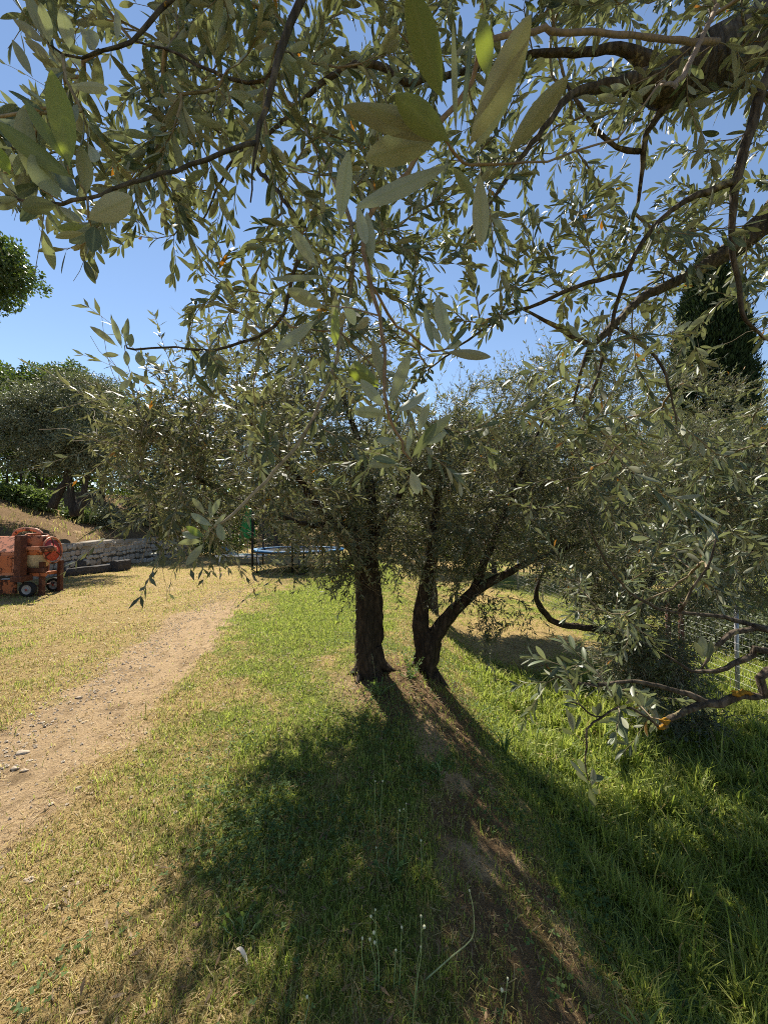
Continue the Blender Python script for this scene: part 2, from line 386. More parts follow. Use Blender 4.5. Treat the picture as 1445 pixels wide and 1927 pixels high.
# ------------------------------------------------------------------ leaves
def tmpl(kind):
    if kind == 'hi':
        t = [0, .07, .18, .34, .52, .70, .86, .95, 1]; w = [.05, .10, .48, .82, 1, .93, .62, .30, .02]
    elif kind == 'mid':
        t = [0, .14, .45, .78, 1]; w = [.06, .35, 1, .72, .02]
    else:
        t = [0, .45, 1]; w = [.08, 1, .03]
    return np.array(t), np.array(w)
def add_leaves(mb, base, d, nrm, L, W, curl, rnd, kind='mid', fold=0.25):
    n = len(base)
    if n == 0: return
    d = d/(np.linalg.norm(d, axis=1)[:, None]+1e-9)
    nrm = nrm - d*np.sum(nrm*d, 1)[:, None]; nrm = nrm/(np.linalg.norm(nrm, axis=1)[:, None]+1e-9)
    s = np.cross(nrm, d)
    if kind == 'q':
        LL = L[:, None]; WW = (W/2)[:, None]
        m1 = base+d*LL*0.48-nrm*LL*0.06
        v = np.stack([base, m1+s*WW, base+d*LL-nrm*LL*curl[:, None]*0.4, m1-s*WW], 1)
        mb.add(v.reshape(-1, 3), (np.arange(n)*4)[:, None]+np.array([0, 3, 2, 1])[None], rnd=np.repeat(rnd, 4)); return
    t, w = tmpl(kind); k = len(t)
    if kind == 'lo':
        cols = np.array([-1.0, 1.0])
    else:
        cols = np.array([-1.0, 0.0, 1.0])
    c = len(cols)
    T = np.repeat(t, c); S = np.outer(w, cols).ravel(); E = np.outer(w, np.abs(cols)).ravel()
    MIDV = np.outer(np.ones(k), 1-np.abs(cols)).ravel()
    LL = L[:, None]; WW = (W/2)[:, None]
    v = (base[:, None, :] + d[:, None, :]*(LL*T[None]*(1-0.25*np.abs(curl[:, None])*T[None]**2))[..., None]
         + s[:, None, :]*(WW*S[None])[..., None]
         + nrm[:, None, :]*(WW*fold*E[None] - LL*curl[:, None]*T[None]**2*0.55)[..., None])
    m = k*c
    q1 = []
    for i in range(k-1):
        for j in range(c-1):
            a = i*c+j; q1.append((a, a+1, a+c+1, a+c))
    q1 = np.array(q1)[:, ::-1]        # outward normal along +nrm
    q = (np.arange(n)[:, None, None]*m + q1[None]).reshape(-1, 4)
    # make sure the face normal agrees with +nrm
    vv = v[0]; f = q1[min(len(q1)-1, (k//2)*(c-1))]
    nn = np.cross(vv[f[1]]-vv[f[0]], vv[f[2]]-vv[f[0]])
    if nn @ nrm[0] < 0: q = q[:, ::-1]
    mb.add(v.reshape(-1, 3), q, rnd=np.repeat(rnd, m), mid=np.tile(MIDV if kind == 'hi' else MIDV*0, n))
def unit(v): return v/(np.linalg.norm(v, axis=-1, keepdims=True)+1e-9)
def shoot_leaves(pts, spacing, L0, start=0.0, spread=50, droop=0.1, tip=True):
    """leaf bases/dirs/normals in opposite pairs along a polyline"""
    pts = np.asarray(pts); seg = np.linalg.norm(np.diff(pts, axis=0), axis=1); cum = np.concatenate([[0], np.cumsum(seg)])
    tot = cum[-1]; B = []; D = []; Nn = []; LL = []
    s = max(start, 0) + rng.uniform(0, spacing); roll = rng.uniform(0, math.pi)
    while s < tot:
        i = min(len(seg)-1, np.searchsorted(cum, s)-1 if s > 0 else 0); i = max(i, 0)
        f = (s-cum[i])/(seg[i]+1e-9); p = pts[i]*(1-f)+pts[i+1]*f
        ax = unit(pts[min(i+1, len(pts)-1)]-pts[i])
        u = unit(np.cross(ax, [0.2, 0.3, 0.93])); w = np.cross(ax, u)
        roll += math.radians(90+rng.normal(0, 22))
        for k in (0, 1):
            if rng.random() < 0.12: continue
            a = roll+k*math.pi+rng.normal(0, 0.25)
            rad = u*math.cos(a)+w*math.sin(a)
            an = math.radians(spread*(1-0.45*s/tot)+rng.normal(0, 11))
            dd = ax*math.cos(an)+rad*math.sin(an)+np.array([0, 0, -droop])+rng.normal(0, 0.06, 3)
            nn = np.array([0, 0, 0.75])+0.7*(ax-dd*0.3)+rng.normal(0, 0.55, 3)
            B.append(p); D.append(dd); Nn.append(nn)
            LL.append(L0*rng.uniform(0.72, 1.12)*(0.7+0.3*min(1, (tot-s)/0.06+0.35)))
        s += spacing*rng.uniform(0.75, 1.3)
    if tip:
        ax = unit(pts[-1]-pts[-2])
        for k in range(2):
            B.append(pts[-1]); D.append(ax+rng.normal(0, 0.28, 3)); Nn.append(np.array([0, 0, 1.0])+rng.normal(0, 0.5, 3)); LL.append(L0*rng.uniform(0.55, 0.85))
    return B, D, Nn, LL

def vshoots(P0, AX, length, r, K=6, wig=0.16, droop=0.05):
    n = len(P0); out = np.empty((n, K, 3)); out[:, 0] = P0; ax = unit(AX)
    st = (length/(K-1))*r.uniform(0.65, 1.25, (n, 1))
    for k in range(1, K):
        ax = unit(ax+r.normal(0, wig, (n, 3))-np.array([0, 0, droop])); out[:, k] = out[:, k-1]+ax*st
    return out
def vtubes(mb, S, r0, r1):
    n, K = S.shape[:2]; ax = unit(S[:, -1]-S[:, 0]); u = unit(np.cross(ax, [0.21, 0.4, 0.89])); w = np.cross(ax, u)
    rr = np.linspace(r0, r1, K)[None, :, None]; V = np.empty((n, K, 3, 3))
    for j in range(3):
        a = j*2*math.pi/3; V[:, :, j] = S+rr*(math.cos(a)*u+math.sin(a)*w)[:, None]
    q = np.array([(k*3+j, k*3+(j+1) % 3, k*3+3+(j+1) % 3, k*3+3+j) for k in range(K-1) for j in range(3)])
    mb.add(V.reshape(-1, 3), ((np.arange(n)*K*3)[:, None, None]+q[None]).reshape(-1, 4))
def vleaves(S, M_, L0, r, spread=52, droop=0.08, nz=0.45):
    n, K = S.shape[:2]
    t = (np.arange(M_)[None]+r.uniform(0.2, 0.8, (n, M_)))/M_*(K-1); i = np.clip(t.astype(int), 0, K-2); f = (t-i)[..., None]
    rows = np.arange(n)[:, None]; a, b = S[rows, i], S[rows, i+1]; p = a*(1-f)+b*f; ax = unit(b-a)
    u = unit(np.cross(ax, np.array([0.2, 0.3, 0.93]))); w = np.cross(ax, u)
    roll = r.uniform(0, 6.28, (n, 1))+np.arange(M_)[None]*math.pi/2+r.normal(0, 0.35, (n, M_)); tf = (t/(K-1))[..., None]
    B, D, N_ = [], [], []
    for k in (0, 1):
        an = np.radians(spread*(1.1-0.5*tf)+r.normal(0, 12, tf.shape)); rl = roll+k*math.pi+r.normal(0, 0.25, roll.shape)
        dd = ax*np.cos(an)+(u*np.cos(rl)[..., None]+w*np.sin(rl)[..., None])*np.sin(an)-np.array([0, 0, droop])
        B.append(p); D.append(dd); N_.append(np.array([0, 0, 0.9])+0.7*(ax-dd*0.3)+r.normal(0, nz, dd.shape))
    B, D, N_ = [np.stack(q).reshape(-1, 3) for q in (B, D, N_)]
    L_ = L0*r.uniform(0.7, 1.15, len(B)); keep = r.random(len(B)) > 0.08
    return B[keep], D[keep], N_[keep], L_[keep]

class Tree:
    """skeleton polylines grown out to attractor points; leafy shoots at the ends"""
    def __init__(s): s.pos = []; s.par = []; s.plen = []; s.chains = []; s.attach = []
    def limb(s, pts, fixed=True):
        prev = -1; ids = []
        for p in pts:
            s.pos.append(np.asarray(p)); s.par.append(prev)
            s.plen.append(0.0 if prev < 0 else s.plen[prev]+np.linalg.norm(p-s.pos[prev]))
            prev = len(s.pos)-1; ids.append(prev)
    def grow(s, A, step=0.06, alpha=0.12, jit=0.012, sag=0.0, offs=0.6):
        A = np.asarray(A)
        base = np.array(s.pos)
        dm = np.array([np.min(np.linalg.norm(base-a, axis=1)) for a in A])
        cap = len(base)+len(A)*60
        PB = np.zeros((cap, 3)); PB[:len(base)] = base; n = len(base)
        PLn = np.zeros(cap); PLn[:n] = s.plen
        par = list(s.par); ndir = np.zeros((cap, 3))
        for i in range(1, n):
            if par[i] >= 0: ndir[i] = unit(base[i]-base[par[i]])
        s.n0 = n
        for k in np.argsort(dm):
            a = A[k]
            vec = a-PB[:n]; dist = np.linalg.norm(vec, axis=1)
            back = np.sum(vec*ndir[:n], 1)/(dist+1e-6)
            cost = dist*(1+0.25*(1-back)) + alpha*PLn[:n]
            j = int(np.argmin(cost)); p0 = PB[j]; D = dist[j]
            if D < 0.03: continue
            m = max(2, min(55, int(D/step)))
            d0 = unit(ndir[j]*0.6+unit(a-p0))
            c1 = p0 + d0*D*0.45*offs + np.array([0, 0, sag*D])
            t = (np.arange(1, m+1)/m)[:, None]
            pts = (1-t)**2*p0+2*t*(1-t)*(c1+(a-p0)*0.15)+t*t*a
            pts[:-1] += rng.normal(0, jit, (m-1, 3))
            prev = j; ids = [j]
            for p in pts:
                PB[n] = p; par.append(prev); PLn[n] = PLn[prev]+np.linalg.norm(p-PB[prev]); ndir[n] = unit(p-PB[prev])
                prev = n; ids.append(n); n += 1
            s.chains.append(ids)
        s.P = PB[:n]; s.parr = par
        cnt = np.zeros(n)
        for c in s.chains: cnt[c[-1]] += 1
        for i in range(n-1, -1, -1):
            if par[i] >= 0: cnt[par[i]] += cnt[i]
        s.cnt = cnt

def oct_leaf_spin(n): return rng.random(n)

def make_twigs(tree, mb, r0, sides=5, power=0.45, rmax=1e9):
    for c in tree.chains:
        pts = tree.P[c]; r = np.minimum(r0*np.maximum(tree.cnt[c], 1)**power, rmax)
        r[0] = r[1] if len(r) > 1 else r[0]
        mb.tube(pts, r, sides, caps=False)

# ------------------------------------------------------------------ foreground olive (hangs over the camera, trunk out of frame right)
TX, TY = 2.75, 1.75
root_z = float(gz(TX, TY))
fore = empty('olive_tree', (TX, TY, root_z), 'nearest olive tree, its leafy branches overhanging the whole top and right of the view', 'tree')
fo = np.array([TX, TY, root_z])
crotch = np.array([2.45, 1.65, 1.25])
b = MB()
tp, tr = smooth_line([(TX, TY, root_z-0.15), (TX-0.02, TY, root_z+0.15), (TX-0.06, TY-0.02, root_z+0.7), (TX-0.1, TY-0.04, 0.75), crotch], [0.27, 0.21, 0.17, 0.16, 0.15], 0.05)
b.tube(tp, tr, 26, 0.22, 3); b.build('trunk', M['bark'], fore, fo)

LIMBS = []   # (points, radii)
def limb3(pts, rad, name='branch', mat='bark_limb'):
    q, r = smooth_line(pts, rad, 0.035)
    q = q + rng.normal(0, 0.0016, q.shape)
    mb = MB(); mb.tube(q, r, 12, 0.16, len(LIMBS)); o = mb.build(name, M[mat], fore, fo)
    LIMBS.append((q, r)); return o
def limbpx(pts, rpx, name='branch', lead=None, mat='bark_limb'):
    w = [P(*p) for p in pts]; sc = lambda k: k if k > 30 else k*(0.66+0.34*max(0, (k-12)/18))
    r = [sc(k)/FPX*p[2] for k, p in zip(rpx, pts)]
    if lead is not None:
        w = [np.asarray(l[0]) for l in lead]+w; r = [l[1] for l in lead]+r
    return limb3(w, r, name, mat)
# upper big limb
limbpx([(1560, -30, 1.55), (1440, 65, 1.45), (1340, 110, 1.4), (1260, 150, 1.36), (1190, 158, 1.33), (1120, 165, 1.3), (1075, 178, 1.26), (1035, 225, 1.22), (1000, 270, 1.2), (975, 305, 1.2), (930, 370, 1.2), (880, 440, 1.22)],
       [52, 50, 46, 38, 20, 13, 11, 9, 8, 7, 5, 3], lead=[(crotch, 0.13), ((2.15, 1.6, 2.2), 0.11)])
limbpx([(1260, 150, 1.36), (1180, 95, 1.35), (1100, 98, 1.34), (1000, 105, 1.33), (900, 128, 1.3), (800, 150, 1.28), (765, 156, 1.27), (727, 128, 1.27), (671, 121, 1.27), (623, 145, 1.28), (571, 187, 1.3), (520, 240, 1.32), (440, 300, 1.35), (380, 420, 1.4)],
       [24, 14, 11, 10, 9, 8, 9, 9, 8, 7, 6, 5, 4, 2])
limbpx([(1300, 140, 1.4), (1350, 148, 1.42), (1400, 158, 1.45), (1435, 178, 1.5), (1500, 200, 1.55)], [16, 13, 11, 8, 5])
limbpx([(1282, 158, 1.38), (1240, 215, 1.4), (1215, 250, 1.42), (1208, 290, 1.45), (1205, 340, 1.48), (1195, 400, 1.5), (1170, 470, 1.52)], [18, 11, 8, 8, 5, 4, 2])
limbpx([(1205, 285, 1.45), (1160, 278, 1.45), (1130, 250, 1.45), (1090, 200, 1.45), (1060, 150, 1.46)], [7, 6, 6, 5, 3])
# right hanging lichened limb
limbpx([(1530, 60, 1.2), (1450, 130, 1.15), (1412, 240, 1.15), (1388, 330, 1.15), (1376, 450, 1.18), (1392, 560, 1.2), (1400, 600, 1.2), (1440, 640, 1.22)], [15, 14, 13, 12, 7, 6, 5, 3], lead=[((2.2, 1.55, 2.3), 0.06), ((1.8, 1.4, 2.75), 0.045)])
limbpx([(1384, 340, 1.15), (1330, 362, 1.16), (1290, 378, 1.16), (1235, 420, 1.18), (1195, 480, 1.2), (1170, 540, 1.22), (1150, 620, 1.26), (1120, 720, 1.3), (1080, 830, 1.35)], [9, 9, 8, 7, 6, 6, 5, 4, 2])
# second limb
limbpx([(1560, 350, 1.65), (1445, 412, 1.6), (1395, 455, 1.58), (1310, 508, 1.55), (1250, 538, 1.53), (1203, 563, 1.52), (1155, 612, 1.5), (1111, 655, 1.5), (1096, 690, 1.5), (1080, 760, 1.5)], [26, 24, 23, 15, 13, 12, 11, 9, 5, 3], lead=[(crotch, 0.1), ((2.3, 1.7, 2.0), 0.075)])
limbpx([(1113, 652, 1.5), (1075, 632, 1.52), (1042, 611, 1.54), (1000, 590, 1.56), (940, 560, 1.6)], [8, 7, 6, 4, 2])
limbpx([(1190, 505, 1.3), (1169, 515, 1.32), (1083, 539, 1.36), (1018, 570, 1.4), (950, 594, 1.45), (880, 640, 1.5), (800, 700, 1.5)], [6, 6, 6, 5, 4, 3, 2])
limbpx([(1155, 614, 1.5), (1200, 640, 1.48), (1245, 690, 1.46), (1262, 740, 1.45), (1275, 800, 1.45)], [4, 4, 4, 3, 2])
# overhead branch that brings the left spray into view
limbpx([(1200, -520, 0.9), (900, -330, 0.8), (650, -120, 0.72), (567, 0, 0.68), (526, 114, 0.66), (502, 197, 0.64), (481, 270, 0.62), (476, 330, 0.62), (472, 380, 0.64)], [20, 14, 12, 11, 9, 8, 6, 3, 2], lead=[((2.2, 1.55, 2.3), 0.05), ((1.5, 1.2, 2.9), 0.035)])
limbpx([(481, 270, 0.62), (450, 277, 0.6), (390, 300, 0.57), (330, 320, 0.55), (280, 338, 0.52), (215, 358, 0.5), (165, 372, 0.48), (110, 380, 0.47), (50, 380, 0.46), (25, 360, 0.46), (0, 330, 0.46)], [6, 6, 6, 5.5, 5, 5, 4.5, 4.5, 4, 3, 2])
limbpx([(650, -120, 0.72), (500, -150, 0.75), (380, -60, 0.75), (300, 20, 0.74), (250, 80, 0.72), (190, 100, 0.70), (120, 105, 0.68), (70, 50, 0.66)], [9, 8, 7, 6, 5, 4, 3, 2])
limbpx([(540, 80, 0.8), (500, 150, 0.82), (430, 148, 0.84), (370, 120, 0.86), (310, 90, 0.88), (250, 75, 0.88)], [5, 5, 5, 4, 3, 2])
# hanging central twig
limbpx([(975, 60, 0.62), (890, 150, 0.6), (830, 230, 0.6), (796, 277, 0.6), (727, 367, 0.6), (699, 401, 0.6), (680, 440, 0.6), (690, 510, 0.58), (714, 595, 0.56), (722, 657, 0.55), (724, 737, 0.54), (736, 785, 0.53), (757, 830, 0.53), (772, 868, 0.53)], [7, 7, 7, 7, 7, 7, 7, 6, 5.5, 5, 5, 4.5, 4, 3],
       lead=[((0.9, 1.0, 2.9), 0.007)], mat='twig_red')
limbpx([(1240, 160, 0.42), (1160, 260, 0.40), (1080, 285, 0.37), (990, 300, 0.34), (905, 312, 0.32), (868, 298, 0.31), (835, 262, 0.3), (822, 252, 0.3)], [2.5, 2.6, 2.8, 3, 4, 4, 3.5, 3], lead=[((0.9, 1.0, 3.0), 0.006), ((0.5, 0.62, 2.35), 0.004)], mat='twig_red')
limbpx([(692, 520, 0.58), (730, 590, 0.6), (770, 630, 0.62), (810, 660, 0.64), (840, 655, 0.65)], [4, 4, 3.5, 3, 2], mat='twig_red')
limbpx([(560, 420, 1.05), (540, 560, 1.05), (530, 600, 1.05), (500, 625, 1.05), (455, 645, 1.02), (400, 660, 0.98), (330, 652, 0.92), (250, 657, 0.86), (235, 650, 0.84)], [5, 5, 5, 4, 4, 3.5, 3, 3, 2], lead=[(LIMBS[1][0][-8], 0.008)])
limbpx([(640, 640, 1.1), (610, 740, 1.08), (565, 830, 1.05), (500, 905, 1.0), (440, 965, 0.97), (402, 992, 0.95)], [5, 5, 5, 5, 4.5, 3], mat='twig_pale', lead=[(LIMBS[1][0][-14], 0.007), (P(660, 420, 1.15), 0.006)])
# low branches coming in from the right
LOW = [
 ([(1445, 1262, 1.25), (1441, 1309, 1.25), (1391, 1309, 1.26), (1354, 1324, 1.27), (1327, 1322, 1.28), (1294, 1307, 1.29), (1263, 1298, 1.3), (1217, 1285, 1.3), (1185, 1281, 1.3), (1117, 1290, 1.28), (1077, 1284, 1.27), (1040, 1268, 1.26), (1022, 1235, 1.25)], [11, 11, 11, 11, 11, 8, 6.5, 6, 5, 5, 4, 3, 1.5]),
 ([(1327, 1322, 1.28), (1290, 1338, 1.27), (1272, 1348, 1.26), (1253, 1358, 1.26), (1243, 1372, 1.26)], [10, 9, 8, 8, 7]),
 ([(1445, 1227, 1.3), (1418, 1231, 1.3), (1382, 1248, 1.3), (1345, 1264, 1.31), (1300, 1262, 1.33), (1250, 1230, 1.35)], [9, 8.5, 7, 6, 4, 2]),
 ([(1445, 1188, 1.35), (1418, 1184, 1.35), (1382, 1190, 1.35), (1354, 1208, 1.34), (1338, 1224, 1.34), (1320, 1260, 1.33)], [8, 7.5, 7, 6, 5, 2]),
 ([(1445, 1182, 1.4), (1400, 1172, 1.4), (1363, 1162, 1.4), (1327, 1157, 1.4), (1283, 1153, 1.4), (1253, 1150, 1.4), (1217, 1136, 1.4), (1170, 1100, 1.4), (1130, 1040, 1.4), (1105, 980, 1.4)], [7, 7, 6, 5, 4.5, 4, 4, 3, 2.5, 1.5]),
 ([(1278, 1152, 1.38), (1300, 1110, 1.36), (1330, 1070, 1.34), (1350, 1000, 1.34)], [5, 4, 3, 2]),
 ([(1243, 1372, 1.26), (1212, 1346, 1.24), (1165, 1330, 1.22), (1130, 1350, 1.21), (1104, 1372, 1.2), (1103, 1405, 1.2), (1101, 1440, 1.2), (1106, 1465, 1.2)], [4, 3.5, 3, 3, 2.5, 2.5, 2, 1.5]),
 ([(1130, 1350, 1.21), (1110, 1345, 1.2), (1090, 1325, 1.2), (1068, 1322, 1.2)], [2.5, 2.5, 2, 1.5]),
]
for k, (pts, rr) in enumerate(LOW):
    e = P(1560, 1240, 1.35)
    lead = None
    if k in (0, 2, 3, 4): lead = [((TX-0.1, TY-0.05, 0.55+0.1*k), 0.06), ((1.95, 1.5, 0.75+0.09*k), 0.036)]
    o = limbpx(pts, rr, 'branch', lead)
    if k in (0, 1):
        lb = MB()
        for (px, py, d, sr) in ([(1396, 1303, 1.25, 9), (1384, 1305, 1.25, 8), (1408, 1304, 1.25, 6)] if k == 0 else [(1252, 1357, 1.25, 8), (1244, 1368, 1.255, 8)]):
            lb.blob(P(px, py, d), np.array([sr*1.05, sr*0.65, sr*0.6])/FPX*d, int(px), 0.55, 10, 14)
        lo = lb.build('lichen', M['lichen'], o, fo); lo['label'] = 'orange lichen patch on the grey branch'

# attractors of the canopy in view, by where the photo has leaves
def inpoly(px, py, poly):
    r = np.zeros(px.shape, bool); j = len(poly)-1
    for i in range(len(poly)):
        xi, yi = poly[i]; xj, yj = poly[j]
        r ^= ((yi > py) != (yj > py)) & (px < (xj-xi)*(py-yi)/(yj-yi+1e-9)+xi); j = i
    return r
SKY = [[(-400, 385), (60, 415), (120, 450), (190, 545), (270, 555), (330, 610), (330, 1000), (-400, 1000)],
       [(-400, -400), (10, -400), (40, 60), (90, 135), (40, 160), (-10, 215), (-400, 215)],
       [(200, -60), (300, -60), (300, 60), (220, 80)],
       [(1330, 560), (1445, 560), (1445, 700), (1400, 760), (1340, 680)]]
def sample_canopy(n, seed):
    r = np.random.default_rng(seed)
    k = n*12
    px = r.uniform(-150, 1620, k); py = r.uniform(-420, 960, k)
    f = np.clip(px/1445, 0, 1)
    dmin = 0.62+0.45*f; dmax = 1.15+1.15*f
    d = dmin+(dmax-dmin)*r.random(k)**0.8
    low = np.interp(px, [-100, 120, 250, 330, 420, 520, 650, 760, 850, 960, 1100, 1250, 1445, 1620], [370, 470, 500, 580, 800, 880, 900, 900, 840, 800, 860, 940, 960, 960])
    ok = py < low
    for s in SKY: ok &= ~inpoly(px, py, s)
    dens = np.ones(k)
    dens *= np.where(py > 560, np.where((px > 300) & (px < 800), 0.85, 0.62), 1.0)*np.where((px > 880) & (px < 1260) & (py > 500) & (py < 700), 0.7, 1)
    dens *= np.where((px > 1000) & (py > 180) & (py < 420), 0.75, 1)
    dens *= np.where((px < 480) & (py > 330), 0.55, 1)*np.where(py < -120, 0.45, 1)
    dens *= np.where((px > 250) & (px < 700) & (py > -40) & (py < 330), 1.3, 1)/1.5
    ok &= r.random(k) < dens*np.clip(d/1.3, 0.5, 1.6)/1.3
    idx = np.flatnonzero(ok)[:n]
    return np.array([P(px[i], py[i], d[i]) for i in idx])
CAN = sample_canopy(760, 21)
# crown out of the frame, above and right of the camera (it shades the near ground)
r2 = np.random.default_rng(4)
ex = []
while len(ex) < 150:
    p = np.array([r2.uniform(0.2, 3.8), r2.uniform(-0.6, 3.0), r2.uniform(2.6, 4.3)])
    qx, qy, qd = proj(p)
    if qd > 0.05 and -100 < qx < 1550 and -100 < qy < 2000: continue
    ex.append(p)
lowA = []
for (px, py, d, s, n) in [(1150, 1110, 2.0, 100, 9), (1230, 1020, 2.1, 130, 16), (1340, 960, 2.2, 120, 18), (1110, 1240, 1.3, 70, 4), (1190, 1180, 1.9, 90, 9), (1390, 1050, 1.9, 90, 10), (1210, 1320, 1.3, 50, 5), (1080, 940, 2.3, 110, 14), (1400, 880, 2.2, 90, 14), (1250, 880, 2.4, 120, 14), (1240, 1060, 1.4, 60, 4)]:
    for k in range(n): lowA.append(P(px+r2.normal(0, s*0.6), py+r2.normal(0, s*0.6), d+r2.normal(0, 0.15)))
tree = Tree()
for q, r in LIMBS: tree.limb(q[::2])
tree.grow(np.concatenate([CAN, np.array(ex), np.array(lowA)]), 0.05, 0.05, 0.006, 0.02)
tw = MB(); make_twigs(tree, tw, 0.0014, 5, 0.42, 0.007)
LB, LD, LN, LLn = [], [], [], []
n_can = len(CAN)
for c in tree.chains:
    pts = tree.P[c]
    # continue the shoot past the attractor
    ax = unit(unit(pts[-1]-pts[-2])+np.array([0, 0, -0.08])+rng.normal(0, 0.3, 3))
    ext = [pts[-1]]
    for k in range(4):
        ax = unit(ax+rng.normal(0, 0.12, 3)+np.array([0, 0, -0.06])); ext.append(ext[-1]+ax*rng.uniform(0.02, 0.04))
    tw.tube(ext, np.linspace(0.0011, 0.0006, len(ext)), 4, caps=False)
    full = np.concatenate([pts, ext[1:]]); seg = np.sum(np.linalg.norm(np.diff(full, axis=0), axis=1))
    B, D, N_, L_ = shoot_leaves(full, 0.024, 0.066, max(0, seg-0.30), 50, 0.06)
    LB += B; LD += D; LN += N_; LLn += L_
    if seg > 0.12 and rng.random() < 0.7:      # a short side shoot
        i = len(full)-rng.integers(5, 8)
        i = max(1, i); sd = unit(np.cross(full[i]-full[i-1], rng.normal(0, 1, 3)))
        sp = [full[i]]; ax = unit(sd+0.6*unit(full[i]-full[i-1])+np.array([0, 0, -0.2]))
        for k in range(4):
            ax = unit(ax+rng.normal(0, 0.12, 3)); sp.append(sp[-1]+ax*0.028)
        tw.tube(sp, np.linspace(0.001, 0.0006, len(sp)), 4, caps=False)
        B, D, N_, L_ = shoot_leaves(np.array(sp), 0.024, 0.060, 0.01, 50, 0.06)
        LB += B; LD += D; LN += N_; LLn += L_
LB, LD, LN, LLn = np.array(LB), np.array(LD), np.array(LN), np.array(LLn)
qx, qy, qd = proj(LB + unit(LD)*LLn[:, None]*0.7)
keep = ~((qd < 0.5) & (qd > -0.2) & (np.abs(qx-CX) < 1400) & (np.abs(qy-CY) < 1700))
inside = (qd > 0.05) & (qx > -20) & (qx < 1470) & (qy > -20)
for s in SKY[:3]: keep &= ~(inpoly(qx, qy, s) & inside & (rng.random(len(qx)) < 0.85))
LB, LD, LN, LLn = LB[keep], LD[keep], LN[keep], LLn[keep]
fl = MB(); fly = MB()
add_leaves(fl, LB, LD, LN, LLn, LLn*rng.uniform(0.20, 0.29, len(LB)), rng.normal(0.12, 0.16, len(LB)), rng.random(len(LB))**1.0, 'hi', 0.28)

